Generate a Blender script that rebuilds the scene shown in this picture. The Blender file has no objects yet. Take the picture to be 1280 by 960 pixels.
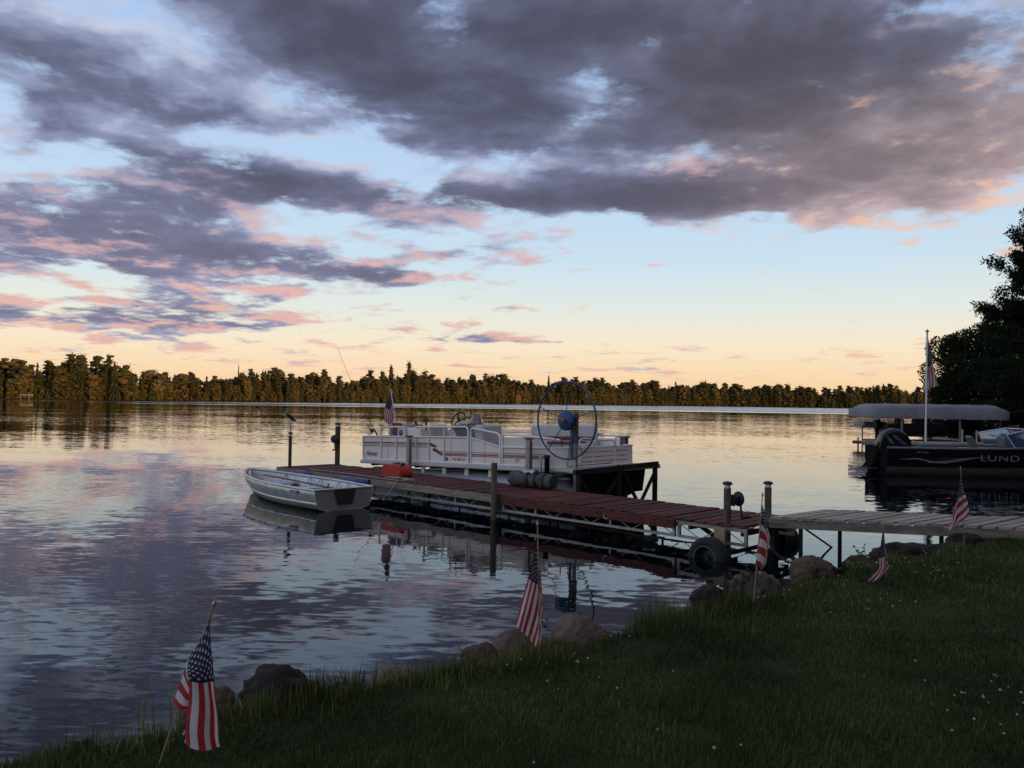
import bpy, bmesh, math, random
import numpy as np
from mathutils import Matrix, Vector
from math import radians, sin, cos, pi, sqrt, atan2, exp

scene = bpy.context.scene
COL = scene.collection
PI = pi

# ------------------------------------------------------------------ camera
EYE = 2.0
cam_d = bpy.data.cameras.new('camera')
cam_d.sensor_width = 36.0
cam_d.lens = 36.0 * 1030.0 / 1280.0
cam_d.clip_start = 0.05
cam_d.clip_end = 12000
cam = bpy.data.objects.new('camera', cam_d)
COL.objects.link(cam)
cam.matrix_world = Matrix.Translation((0, 0, EYE)) @ Matrix.Rotation(radians(91.2), 4, 'X') @ Matrix.Rotation(radians(0.85), 4, 'Z')
scene.camera = cam

# ------------------------------------------------------------------ node helper: arithmetic on sockets
class S:
    def __init__(self, nt, sock): self.nt, self.s = nt, sock
    def _m(self, op, *args):
        n = self.nt.nodes.new('ShaderNodeMath'); n.operation = op
        for i, a in enumerate((self,) + args):
            if isinstance(a, S): self.nt.links.new(a.s, n.inputs[i])
            else: n.inputs[i].default_value = float(a)
        return S(self.nt, n.outputs[0])
    def __add__(self, o): return self._m('ADD', o)
    __radd__ = __add__
    def __sub__(self, o): return self._m('SUBTRACT', o)
    def __rsub__(self, o): return (self * -1.0) + o
    def __mul__(self, o): return self._m('MULTIPLY', o)
    __rmul__ = __mul__
    def __truediv__(self, o): return self._m('DIVIDE', o)
    def max(self, o): return self._m('MAXIMUM', o)
    def min(self, o): return self._m('MINIMUM', o)
    def exp(self): return self._m('EXPONENT')
    def sstep(self, a, b):
        n = self.nt.nodes.new('ShaderNodeMapRange'); n.interpolation_type = 'SMOOTHSTEP'
        self.nt.links.new(self.s, n.inputs[0])
        for i, v in ((1, a), (2, b)):
            if isinstance(v, S): self.nt.links.new(v.s, n.inputs[i])
            else: n.inputs[i].default_value = v
        return S(self.nt, n.outputs[0])
def comb(nt, x, y, z=0.0):
    n = nt.nodes.new('ShaderNodeCombineXYZ')
    for i, v in enumerate((x, y, z)):
        if isinstance(v, S): nt.links.new(v.s, n.inputs[i])
        else: n.inputs[i].default_value = v
    return n.outputs[0]
def nz(nt, vec, scale, detail=4, rough=0.55, dist=0.0):
    n = nt.nodes.new('ShaderNodeTexNoise')
    n.inputs['Scale'].default_value = scale; n.inputs['Detail'].default_value = detail
    n.inputs['Roughness'].default_value = rough; n.inputs['Distortion'].default_value = dist
    if vec is not None: nt.links.new(vec, n.inputs['Vector'])
    return n
def ramp(nt, fac, stops, interp='LINEAR'):
    n = nt.nodes.new('ShaderNodeValToRGB'); n.color_ramp.interpolation = interp
    els = n.color_ramp.elements
    while len(els) < len(stops): els.new(0.5)
    for e, (p, c) in zip(els, stops): e.position = p; e.color = (*c, 1)
    nt.links.new(fac.s if isinstance(fac, S) else fac, n.inputs[0])
    return n.outputs[0]
def mixc(nt, fac, a, b, mode='MIX'):
    n = nt.nodes.new('ShaderNodeMix'); n.data_type = 'RGBA'; n.blend_type = mode; n.clamp_factor = True
    for i, v in ((0, fac), (6, a), (7, b)):
        if isinstance(v, S): nt.links.new(v.s, n.inputs[i])
        elif isinstance(v, bpy.types.NodeSocket): nt.links.new(v, n.inputs[i])
        elif isinstance(v, (int, float)): n.inputs[i].default_value = v
        else: n.inputs[i].default_value = (*v, 1)
    return n.outputs[2]
def srgb(r, g, b):
    f = lambda v: (v / 255 / 12.92) if v / 255 <= 0.04045 else ((v / 255 + 0.055) / 1.055) ** 2.4
    return (f(r), f(g), f(b))

# ------------------------------------------------------------------ world: dusk sky with a broken cloud deck
SUN_AZ, SUN_EL = 118.0, 3.6          # degrees clockwise from the view direction (+Y); low, behind the right shoulder
world = bpy.data.worlds.new('World'); scene.world = world; world.use_nodes = True
nt = world.node_tree; nt.nodes.clear()
w_out = nt.nodes.new('ShaderNodeOutputWorld'); w_bg = nt.nodes.new('ShaderNodeBackground')
nt.links.new(w_bg.outputs[0], w_out.inputs[0])
sky = nt.nodes.new('ShaderNodeTexSky'); sky.sky_type = 'NISHITA'; sky.sun_disc = False
sky.sun_elevation = radians(SUN_EL); sky.sun_rotation = radians(SUN_AZ)
sky.air_density = 1.0; sky.dust_density = 1.2; sky.ozone_density = 1.5
tc = nt.nodes.new('ShaderNodeTexCoord')
sep = nt.nodes.new('ShaderNodeSeparateXYZ'); nt.links.new(tc.outputs['Generated'], sep.inputs[0])
dx, dy, dz = (S(nt, sep.outputs[i]) for i in range(3))
az = dx._m('ARCTAN2', dy) * (180 / pi)            # degrees, 0 straight ahead, + to the right
el = dz._m('ARCSINE') * (180 / pi)

def layer(az, el):
    """a point of the curved cloud layer seen in one direction"""
    a = az * (pi / 180); e = el.max(0.0) * (pi / 180)
    r = e._m('COSINE') / (e._m('SINE') + 0.13)
    return a._m('SINE') * r, a._m('COSINE') * r
BANKS = [  # broad banks of the deck: azimuth, elevation, half widths, strength
    (8, 25.5, 27, 5.5, 0.54), (20, 20.5, 14, 3.6, 0.46), (-10, 22.5, 12, 3.8, 0.52), (-1, 18.4, 11, 2.4, 0.42), (4, 15.4, 12, 1.6, 0.12), (12, 13.6, 10, 1.7, 0.50), (-6, 13.7, 16, 1.5, 0.58), (-20, 14.2, 8, 1.6, 0.44),
    (-29, 11.2, 10, 2.8, 0.52), (-18, 8.8, 14, 1.9, 0.48), (-26, 5.4, 17, 1.3, 0.50), (-9, 8.3, 5.5, 1.0, 0.44), (-3, 10.6, 5, 0.9, 0.40), (-30, 18.6, 7.5, 2.8, 0.46),
    (27, 14.8, 13, 3.2, 0.58), (24, 17.5, 12, 2.2, 0.22), (0, 6.6, 4.5, 0.45, 0.44), (-1, 4.1, 7, 0.4, 0.44), (-32, 25.0, 6, 1.6, 0.40), (-20, 17.5, 7, 1.2, 0.20),
    (-24, 22.3, 4.5, 2.2, -0.12), (-12, 16.6, 8, 0.7, -0.24), (20, 7.4, 22, 2.6, -0.34), (8.0, 16.4, 3.5, 0.6, -0.22), (-24, 13.2, 3.5, 0.9, -0.2),
    (31, 23.7, 3.2, 0.9, -0.30), (22.5, 18.0, 2.5, 0.9, -0.25)]
lx, ly = layer(az, el)
wn = nz(nt, comb(nt, lx, ly, 1.7), 0.9, 2, 0.5)
wsep = nt.nodes.new('ShaderNodeSeparateXYZ'); nt.links.new(wn.outputs['Color'], wsep.inputs[0])
wx, wy = S(nt, wsep.outputs[0]) - 0.5, S(nt, wsep.outputs[1]) - 0.5
aw, ew = az + wx * 10.0, el + wy * 4.0
cov = ew.sstep(8.0, 26.0) * 0.10 + ew.sstep(26.0, 42.0) * 0.30 - 0.22          # the deck thickens towards overhead
for (a0, e0, ra, re, k) in BANKS:
    qa = (aw - a0) * (1.0 / ra); qe = (ew - e0) * (1.0 / re)
    cov = cov + ((qa * qa + qe * qe) * -1.0).exp() * k
cs = 3.7
n1 = S(nt, nz(nt, comb(nt, lx + wx * 0.25, ly + wy * 0.25, 3.7), cs, 6, 0.60).outputs['Fac'])
n2 = S(nt, nz(nt, comb(nt, lx, ly, 9.1), 1.5, 2, 0.5).outputs['Fac'])
sx_, sy_ = layer(az + 0.8, el + 0.7)                # a step towards the low sun: how much cloud shades this one
n3 = S(nt, nz(nt, comb(nt, sx_ + wx * 0.25, sy_ + wy * 0.25, 3.7), cs, 4, 0.60).outputs['Fac'])
d0 = (n1 - 0.5) * 2.3 + (n2 - 0.5) * 0.8 + cov
dens = d0.sstep(-0.14, 0.24)
thick = (d0 * 0.50 + cov * 0.55 + (n3 - n1) * 1.2).sstep(-0.10, 0.72)
edge = ((n1 - n3) * 1.7 + (0.22 - d0) * 0.40).sstep(-0.02, 0.26)
clear = ramp(nt, el * (1 / 60.0), [
    (0.0, srgb(249, 204, 156)), (0.03, srgb(252, 219, 178)), (0.065, srgb(250, 233, 206)), (0.105, srgb(230, 235, 228)),
    (0.16, srgb(204, 227, 242)), (0.28, srgb(186, 212, 245)), (0.45, srgb(166, 194, 238)), (1.0, srgb(150, 168, 210))])
warm = (az * (pi / 180) - radians(70))._m('COSINE').sstep(0.35, 1.0)
sky_sc = nt.nodes.new('ShaderNodeVectorMath'); sky_sc.operation = 'SCALE'; sky_sc.inputs[3].default_value = 0.40
nt.links.new(sky.outputs[0], sky_sc.inputs[0])
SV = (sin(radians(SUN_AZ)) * cos(radians(SUN_EL)), cos(radians(SUN_AZ)) * cos(radians(SUN_EL)), sin(radians(SUN_EL)))
towards = (dx * SV[0] + dy * SV[1] + dz * SV[2]).sstep(-0.05, 0.90)      # the glow round the low sun, out of the picture
base = mixc(nt, towards * 0.92 + 0.04, clear, sky_sc.outputs[0])
low = el.sstep(19.0, 5.0)                           # far clouds stand lower towards the sun and catch more of it
pink = mixc(nt, warm, srgb(232, 184, 172), srgb(250, 206, 172))
shade = ramp(nt, thick, [(0.0, srgb(200, 210, 232)), (0.25, srgb(150, 160, 192)), (0.55, srgb(110, 116, 144)), (1.0, srgb(80, 82, 100))])
shade_low = mixc(nt, low * 0.5, shade, srgb(142, 136, 164))
shade_low = mixc(nt, (az.sstep(0.0, 16.0) * 0.30), shade_low, srgb(92, 82, 84))
shade_low = mixc(nt, az.sstep(8.0, 26.0) * el.sstep(22.0, 15.0) * (1.0 - thick * 0.80).max(0.0), shade_low, srgb(216, 190, 186))
lit = edge * (low * 0.95 + (az.sstep(4.0, 22.0) * 1.0 * el.sstep(26.0, 17.0))).min(1.0)
cloud = mixc(nt, (lit + towards * 0.6).min(1.0), shade_low, pink)
skycol = mixc(nt, dens * el.sstep(0.8, 2.6), base, cloud)
below = mixc(nt, el.sstep(-0.5, 0.0), srgb(60, 60, 60), skycol)
nt.links.new(below, w_bg.inputs[0]); w_bg.inputs[1].default_value = 1.0
world.cycles.sampling_method = 'MANUAL'; world.cycles.sample_map_resolution = 256

# ------------------------------------------------------------------ sun, exposure
sun_d = bpy.data.lights.new('sun', 'SUN'); sun_d.energy = 4.4; sun_d.angle = radians(0.5); sun_d.color = (1.0, 0.51, 0.22)
sun = bpy.data.objects.new('sun', sun_d); COL.objects.link(sun)
sv = Vector((sin(radians(SUN_AZ)) * cos(radians(SUN_EL)), cos(radians(SUN_AZ)) * cos(radians(SUN_EL)), sin(radians(SUN_EL))))
sun.rotation_euler = sv.to_track_quat('Z', 'Y').to_euler(); sun.location = (40, -20, 30)
vs = scene.view_settings
vs.view_transform = 'Standard'; vs.look = 'None'; vs.exposure = 0.0; vs.gamma = 1.0; vs.use_curve_mapping = False
scene.cycles.max_bounces = 4; scene.cycles.diffuse_bounces = 2; scene.cycles.glossy_bounces = 3; scene.cycles.transparent_max_bounces = 8
scene.cycles.use_denoising = True

# ------------------------------------------------------------------ object helpers
def tag(o, label=None, cat=None, group=None, kind=None):
    if label: o['label'] = label
    if cat: o['category'] = cat
    if group: o['group'] = group
    if kind: o['kind'] = kind
    return o
def link(name, me, m, parent=None):
    o = bpy.data.objects.new(name, me); COL.objects.link(o)
    if m is not None:
        if len(me.materials) == 0:
            for x in (m if isinstance(m, (list, tuple)) else [m]): me.materials.append(x)
    if parent is not None: o.parent = parent
    return o
def thing(name, label, cat, loc=(0, 0, 0), rot=(0, 0, 0), group=None):
    o = bpy.data.objects.new(name, None); COL.objects.link(o)
    o.empty_display_size = 0.2; o.location = loc
    o.rotation_euler = rot if not isinstance(rot, (int, float)) else (0, 0, rot)
    return tag(o, label, cat, group)
def copy_tree(o, parent=None, label=None, group=None):
    c = o.copy(); COL.objects.link(c)
    if parent is not None: c.parent = parent
    if label: c['label'] = label
    if group: c['group'] = group
    for ch in list(o.children): copy_tree(ch, c)
    return c

class MB:
    """collects boxes, tubes and surfaces; build() links them as one mesh"""
    def __init__(self): self.v, self.f, self.m, self.s = [], [], [], []
    def add(self, vs, fs, mi=0, smooth=False):
        b = len(self.v); self.v += [tuple(p) for p in vs]
        self.f += [tuple(b + i for i in f) for f in fs]; self.m += [mi] * len(fs); self.s += [smooth] * len(fs)
        return self
    def box(self, c, size, rot=None, bev=0.0, mi=0):
        hx, hy, hz = (s / 2 for s in size)
        if bev <= 0:
            P = [(x, y, z) for z in (-hz, hz) for y in (-hy, hy) for x in (-hx, hx)]
            F = [(0, 2, 3, 1), (4, 5, 7, 6), (0, 1, 5, 4), (2, 6, 7, 3), (0, 4, 6, 2), (1, 3, 7, 5)]
        else:
            b = min(bev, hx * .9, hy * .9, hz * .9)
            P, idx = [], {}
            for sx in (-1, 1):
                for sy in (-1, 1):
                    for sz in (-1, 1):
                        for k in range(3):
                            q = [sx * hx, sy * hy, sz * hz]
                            for j in range(3):
                                if j != k: q[j] -= (sx, sy, sz)[j] * b
                            idx[(sx, sy, sz, k)] = len(P); P.append(tuple(q))
            F = []
            for k in range(3):
                i, j = [a for a in range(3) if a != k]
                for s in (-1, 1):
                    loop = []
                    for (a, c_) in ((-1, -1), (1, -1), (1, 1), (-1, 1)):
                        t = [0, 0, 0]; t[k] = s; t[i] = a; t[j] = c_
                        loop.append(idx[(*t, k)])
                    F.append(tuple(loop))
                for a in (-1, 1):
                    for c_ in (-1, 1):
                        t0 = [0, 0, 0]; t0[i] = a; t0[j] = c_
                        t0[k] = -1; t1 = list(t0); t1[k] = 1
                        F.append((idx[(*t0, i)], idx[(*t1, i)], idx[(*t1, j)], idx[(*t0, j)]))
            for sx in (-1, 1):
                for sy in (-1, 1):
                    for sz in (-1, 1): F.append(tuple(idx[(sx, sy, sz, k)] for k in range(3)))
        R = rot.to_3x3() if rot is not None else None
        C = Vector(c)
        self.add([(R @ Vector(p) + C) if R is not None else Vector(p) + C for p in P], F, mi)
        return self
    def bar(self, a, b, w, h=None, mi=0, up=(0, 0, 1), bev=0.0):
        """rectangular bar from a to b; w across, h along 'up'"""
        a, b = Vector(a), Vector(b); d = b - a; L = d.length
        if L < 1e-6: return self
        x = d / L; u = Vector(up)
        if abs(x.dot(u)) > 0.98: u = Vector((0, 1, 0)) if abs(x.y) < .9 else Vector((1, 0, 0))
        y = u.cross(x).normalized(); z = x.cross(y)
        R = Matrix((x, y, z)).transposed()
        return self.box((a + b) / 2, (L, w, h if h else w), R, bev, mi)
    def tube(self, pts, r, n=8, mi=0, cap=True, closed=False):
        pts = [Vector(p) for p in pts]; N = len(pts)
        rs = r if isinstance(r, (list, tuple)) else [r] * N
        V = []; up = None
        for i, p in enumerate(pts):
            if closed: t = pts[(i + 1) % N] - pts[i - 1]
            else: t = pts[min(i + 1, N - 1)] - pts[max(i - 1, 0)]
            t.normalize()
            if up is None:
                up = Vector((0, 0, 1)) if abs(t.z) < .9 else Vector((1, 0, 0))
            x = up.cross(t)
            if x.length < 1e-5: x = Vector((1, 0, 0)).cross(t)
            x.normalize(); y = t.cross(x); up = y
            for k in range(n):
                a = 2 * PI * k / n
                V.append(p + (x * cos(a) + y * sin(a)) * rs[i])
        F = []
        for i in range(N if closed else N - 1):
            j = (i + 1) % N
            for k in range(n): F.append((i * n + k, i * n + (k + 1) % n, j * n + (k + 1) % n, j * n + k))
        self.add(V, F, mi, True)
        if cap and not closed:
            self.add(V[:n], [tuple(range(n - 1, -1, -1))], mi); self.add(V[-n:], [tuple(range(n))], mi)
        return self
    def lathe(self, prof, n=16, M=None, mi=0, cap=True):
        """prof: (radius, z) pairs turned about z, then moved by M"""
        V = [(r * cos(2 * PI * k / n), r * sin(2 * PI * k / n), z) for r, z in prof for k in range(n)]
        F = [(i * n + k, i * n + (k + 1) % n, (i + 1) * n + (k + 1) % n, (i + 1) * n + k) for i in range(len(prof) - 1) for k in range(n)]
        if cap:
            F += [tuple(range(n - 1, -1, -1)), tuple(range((len(prof) - 1) * n, len(prof) * n))]
        if M is not None: V = [M @ Vector(p) for p in V]
        self.add(V, F, mi, True); return self
    def grid(self, P, mi=0, smooth=True, wrap=False):
        """P[i][j] points -> quads"""
        n, m = len(P), len(P[0])
        self.add([p for row in P for p in row],
                 [(i * m + j, i * m + (j + 1) % m, (i + 1) * m + (j + 1) % m, (i + 1) * m + j) for i in range(n - 1) for j in range(m if wrap else m - 1)], mi, smooth)
        return self
    def prism(self, poly, a, b, axis='y', mi=0):
        """extrude a 2-D polygon along an axis from a to b; poly in the other two axes (cyclic order kept)"""
        def P(p, t): return {'x': (t, p[0], p[1]), 'y': (p[0], t, p[1]), 'z': (p[0], p[1], t)}[axis]
        n = len(poly)
        V = [P(p, a) for p in poly] + [P(p, b) for p in poly]
        F = [tuple(range(n)), tuple(range(2 * n - 1, n - 1, -1))] + [(i, i + n, (i + 1) % n + n, (i + 1) % n) for i in range(n)]
        self.add(V, F, mi); return self
    def mesh(self, name='mesh'):
        me = bpy.data.meshes.new(name); me.from_pydata(self.v, [], self.f)
        me.polygons.foreach_set('material_index', self.m); me.polygons.foreach_set('use_smooth', self.s)
        bm = bmesh.new(); bm.from_mesh(me); bmesh.ops.recalc_face_normals(bm, faces=bm.faces); bm.to_mesh(me); bm.free()
        me.update(); return me
    def build(self, name, m, parent=None): return link(name, self.mesh(name), m, parent)

def fillet(pts, r=0.06, n=4):
    """round the corners of a polyline"""
    pts = [Vector(p) for p in pts]; out = [pts[0]]
    for i in range(1, len(pts) - 1):
        a, b, c = pts[i - 1], pts[i], pts[i + 1]
        d1, d2 = (a - b), (c - b); q = min(r, d1.length * .45, d2.length * .45)
        p0, p1 = b + d1.normalized() * q, b + d2.normalized() * q
        for k in range(n + 1):
            t = k / n; out.append(p0 * (1 - t) ** 2 + b * 2 * t * (1 - t) + p1 * t * t)
    out.append(pts[-1]); return out

# ------------------------------------------------------------------ materials
MATS = {}
def mat(name, col, rough=0.6, metal=0.0, var=0.15, scale=6.0, col2=None, bump=0.0, bscale=40.0, spec=0.5, stretch=(1, 1, 1), detail=5, coord='Object', coat=0.0):
    if name in MATS: return MATS[name]
    m = bpy.data.materials.new(name); m.use_nodes = True; t = m.node_tree; b = t.nodes['Principled BSDF']
    b.inputs['Roughness'].default_value = rough; b.inputs['Metallic'].default_value = metal
    b.inputs['Specular IOR Level'].default_value = spec
    if coat: b.inputs['Coat Weight'].default_value = coat; b.inputs['Coat Roughness'].default_value = 0.08
    c = t.nodes.new('ShaderNodeTexCoord'); mp = t.nodes.new('ShaderNodeMapping'); mp.inputs['Scale'].default_value = stretch
    t.links.new(c.outputs[coord], mp.inputs[0])
    oi = t.nodes.new('ShaderNodeObjectInfo'); ad = t.nodes.new('ShaderNodeVectorMath'); ad.operation = 'ADD'
    sc = t.nodes.new('ShaderNodeVectorMath'); sc.operation = 'SCALE'; sc.inputs[0].default_value = (7.3, 3.1, 5.7)
    t.links.new(oi.outputs['Random'], sc.inputs[3]); t.links.new(mp.outputs[0], ad.inputs[0]); t.links.new(sc.outputs[0], ad.inputs[1])
    n = nz(t, ad.outputs[0], scale, detail, 0.6)
    if col2 is None: col2 = tuple(v * (1 - 2.2 * var) for v in col)
    cc = ramp(t, n.outputs['Fac'], [(0.30, col2), (0.70, tuple(v * (1 + var * .6) for v in col))])
    hv = t.nodes.new('ShaderNodeHueSaturation')
    r = S(t, oi.outputs['Random']) * (2 * var) + (1 - var)
    t.links.new(r.s, hv.inputs['Value']); t.links.new(cc, hv.inputs['Color']); t.links.new(hv.outputs[0], b.inputs['Base Color'])
    if bump > 0:
        n2 = nz(t, ad.outputs[0], bscale, 4, 0.6); bp = t.nodes.new('ShaderNodeBump'); bp.inputs['Strength'].default_value = bump; bp.inputs['Distance'].default_value = 0.01
        t.links.new(n2.outputs['Fac'], bp.inputs['Height']); t.links.new(bp.outputs[0], b.inputs['Normal'])
    MATS[name] = m; return m
# ------------------------------------------------------------------ the lake and the land round it
LAKE = [(5.9, 10.75), (4.35, 9.6), (3.3, 8.75), (2.45, 7.95), (1.7, 7.25), (1.15, 6.75), (0.55, 6.3), (-0.15, 5.8), (-0.75, 5.25), (-1.45, 4.85), (-2.0, 4.35), (-2.6, 3.75), (-3.6, 3.0), (-6, 1.0), (-12, -3), (-40, -16), (-160, -45), (-330, 60), (-300, 230),
        (-200, 298), (-150, 330), (-118, 385), (-80, 450), (-40, 530), (0, 602), (70, 660), (140, 745), (210, 803), (300, 830), (420, 820),
        (430, 690), (330, 520), (220, 345), (110, 180), (64, 112), (45, 86), (39, 74), (36, 64), (32.5, 54), (29, 44), (25.5, 36), (20, 26), (13.5, 18.2), (9.2, 13.4)]
LK = np.array(LAKE)
def lake_sd(P):
    """signed distance to the shoreline, + on land"""
    P = np.asarray(P, float); A = LK; B = np.roll(LK, -1, 0)
    d2 = np.full(len(P), 1e18); inside = np.zeros(len(P), bool)
    for a, b in zip(A, B):
        e = b - a; t = np.clip(((P - a) @ e) / (e @ e), 0, 1)
        q = P - a - t[:, None] * e; d2 = np.minimum(d2, (q * q).sum(1))
        c = ((a[1] > P[:, 1]) != (b[1] > P[:, 1]))
        with np.errstate(divide='ignore', invalid='ignore'):
            xi = (b[0] - a[0]) * (P[:, 1] - a[1]) / (b[1] - a[1] if b[1] != a[1] else 1e-9) + a[0]
        inside ^= c & (P[:, 0] < xi)
    d = np.sqrt(d2); return np.where(inside, -d, d)
def ground_z(P):
    P = np.asarray(P, float); d = lake_sd(P)
    d = d + 0.07 * np.sin(P[:, 0] * 5.1 + 1.3 * np.sin(P[:, 1] * 3.3)) * (np.abs(d) < 3) + 0.05 * np.sin(P[:, 0] * 11 - P[:, 1] * 9)
    z = np.where(d < 0, np.maximum(-1.2, d * 0.7), 0.0)
    t = np.clip(d / 0.55, 0, 1); z = z + (d > 0) * (0.36 * t * t * (3 - 2 * t))
    z = z + np.clip(d - 0.4, 0, 60) * 0.012 + 0.012 * np.sin(P[:, 0] * 2.3) * np.cos(P[:, 1] * 1.9) * (d > 0)
    far = np.hypot(P[:, 0], P[:, 1]) > 200
    z = z + far * (d > 0) * np.clip(d - 4, 0, 80) * 0.06
    return z
def gz(x, y): return float(ground_z([(x, y)])[0])

NA, NR = 540, 300
rr = 0.6 * (5200 / 0.6) ** (np.arange(NR) / (NR - 1.0))
aa = 2 * PI * np.arange(NA) / NA
X = (rr[:, None] * np.sin(aa)[None, :]).ravel(); Y = (rr[:, None] * np.cos(aa)[None, :]).ravel()
Pg = np.stack([X, Y], 1); Zg = ground_z(Pg)
V = np.stack([X, Y, Zg], 1)
V = np.concatenate([V, [[0, 0, gz(0, 0)]]])
F = [(i * NA + k, (i + 1) * NA + k, (i + 1) * NA + (k + 1) % NA, i * NA + (k + 1) % NA) for i in range(NR - 1) for k in range(NA)]
F += [(NA * NR, k, (k + 1) % NA) for k in range(NA)]
me = bpy.data.meshes.new('ground'); me.from_pydata(V.tolist(), [], F); me.polygons.foreach_set('use_smooth', [True] * len(F))

mg = bpy.data.materials.new('ground_soil_and_turf'); mg.use_nodes = True; t = mg.node_tree; b = t.nodes['Principled BSDF']
c = t.nodes.new('ShaderNodeTexCoord'); n = nz(t, c.outputs['Object'], 3.0, 8, 0.65)
turf = ramp(t, n.outputs['Fac'], [(0.3, (0.022, 0.026, 0.010)), (0.7, (0.040, 0.052, 0.018))])
geo = t.nodes.new('ShaderNodeNewGeometry'); sp = t.nodes.new('ShaderNodeSeparateXYZ'); t.links.new(geo.outputs['Position'], sp.inputs[0])
hz_ = S(t, sp.outputs[2]) + (S(t, n.outputs['Fac']) - 0.5) * 0.2
cc = mixc(t, hz_.sstep(0.05, 0.22), (0.05, 0.042, 0.034), turf)
t.links.new(cc, b.inputs['Base Color']); b.inputs['Roughness'].default_value = 0.95; b.inputs['Specular IOR Level'].default_value = 0.1
tag(link('ground', me, mg), 'dark grassy lakeshore ground sloping down to the water', kind='structure')

# water: one sheet at z = 0; slopes of small ripples straight into the normal
mw = bpy.data.materials.new('lake_water'); mw.use_nodes = True; t = mw.node_tree; b = t.nodes['Principled BSDF']
b.inputs['Base Color'].default_value = (0.002, 0.004, 0.006, 1); b.inputs['IOR'].default_value = 1.333; b.inputs['Roughness'].default_value = 0.015
c = t.nodes.new('ShaderNodeTexCoord'); sp = t.nodes.new('ShaderNodeSeparateXYZ'); t.links.new(c.outputs['Object'], sp.inputs[0])
wx, wy = S(t, sp.outputs[0]), S(t, sp.outputs[1])
def slopes(scale, sx, rot, seed, detail=2):
    ca, sa = cos(rot), sin(rot)
    v = comb(t, (wx * ca + wy * sa) * sx, wy * ca - wx * sa, seed)
    n = nz(t, v, scale, detail, 0.5, 0.3)
    q = t.nodes.new('ShaderNodeSeparateXYZ'); t.links.new(n.outputs['Color'], q.inputs[0])
    return S(t, q.outputs[0]) - 0.5, S(t, q.outputs[1]) - 0.5
fin_ = slopes(11.0, 0.35, -0.05, 3.0, 2); rip = slopes(4.2, 0.42, 0.15, 1.0, 2); med = slopes(1.25, 0.40, -0.12, 4.0, 2); big = slopes(0.30, 0.45, 0.1, 7.0, 1)
patch = S(t, nz(t, comb(t, wx * 0.30, wy * 0.9, 2.0), 0.10, 3, 0.55).outputs['Fac']).sstep(0.38, 0.62)
shel = (((wx - 0.0) * 0.703 + (wy - 13.6) * 0.711)._m('ABSOLUTE')).sstep(2.0, 9.0) * 0.6 + 0.4     # calmer in the lee of the dock
off = wy + wx._m('ABSOLUTE') * 0.10
breeze = off.sstep(205.0, 250.0) * S(t, nz(t, comb(t, wx * 0.08, wy, 5.0), 0.035, 2, 0.5).outputs['Fac']).sstep(0.40, 0.50)
far_a = off.sstep(30.0, 120.0)
ar = (patch * 0.050 + 0.018) * shel; am = (patch * 0.022 + 0.018) * shel; af = (patch * 0.075 + 0.035) * shel; ab = 0.016
sy = fin_[1] * af + rip[1] * ar + med[1] * am + big[1] * ab + (breeze * 0.22) * med[0]
sx = (fin_[0] * af + rip[0] * ar + med[0] * am) * 0.5 + big[0] * (ab * .5)
lift = breeze * -0.10
nv = t.nodes.new('ShaderNodeVectorMath'); nv.operation = 'NORMALIZE'
t.links.new(comb(t, sx, sy + lift, 1.0), nv.inputs[0]); t.links.new(nv.outputs[0], b.inputs['Normal'])
t.links.new((breeze * 0.10 + 0.012).s, b.inputs['Roughness'])
wm = MB(); ring = [(5600 * cos(k * PI / 24), 5600 * sin(k * PI / 24), 0.0) for k in range(48)]
wm.add(ring, [tuple(range(48))]); tag(wm.build('lake_water', mw), 'calm rippled lake reflecting the dusk sky', kind='structure')
# ------------------------------------------------------------------ trees
def leaf_mat(name, c1, c2, hue=0.022, val=0.32):
    m = bpy.data.materials.new(name); m.use_nodes = True; t = m.node_tree; b = t.nodes['Principled BSDF']
    geo = t.nodes.new('ShaderNodeNewGeometry'); oi = t.nodes.new('ShaderNodeObjectInfo')
    c = ramp(t, geo.outputs['Random Per Island'], [(0.0, c1), (1.0, c2)])
    hv = t.nodes.new('ShaderNodeHueSaturation'); t.links.new(c, hv.inputs['Color'])
    r = S(t, oi.outputs['Random'])
    t.links.new((r * (2 * hue) + (0.5 - hue)).s, hv.inputs['Hue'])
    t.links.new(((r * 7.31)._m('FRACT') * (2 * val) + (1 - val)).s, hv.inputs['Value'])
    t.links.new(hv.outputs[0], b.inputs['Base Color']); b.inputs['Roughness'].default_value = 0.75; b.inputs['Specular IOR Level'].default_value = 0.15
    tr = t.nodes.new('ShaderNodeBsdfTranslucent'); t.links.new(hv.outputs[0], tr.inputs[0])
    mx = t.nodes.new('ShaderNodeMixShader'); mx.inputs[0].default_value = 0.25
    out = t.nodes['Material Output']; t.links.new(b.outputs[0], mx.inputs[1]); t.links.new(tr.outputs[0], mx.inputs[2]); t.links.new(mx.outputs[0], out.inputs[0])
    return m
M_conif = leaf_mat('conifer_needles', (0.026, 0.042, 0.016), (0.078, 0.074, 0.032))
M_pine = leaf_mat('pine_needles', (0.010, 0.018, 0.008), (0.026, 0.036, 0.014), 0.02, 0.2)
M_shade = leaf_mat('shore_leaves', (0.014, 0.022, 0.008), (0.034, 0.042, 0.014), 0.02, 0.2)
M_leafy = leaf_mat('broad_leaves', (0.045, 0.058, 0.017), (0.120, 0.094, 0.034))
M_bark = mat('bark', (0.12, 0.085, 0.06), 0.9, var=0.25, scale=3, stretch=(1, 1, .25), bump=.4)

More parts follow.
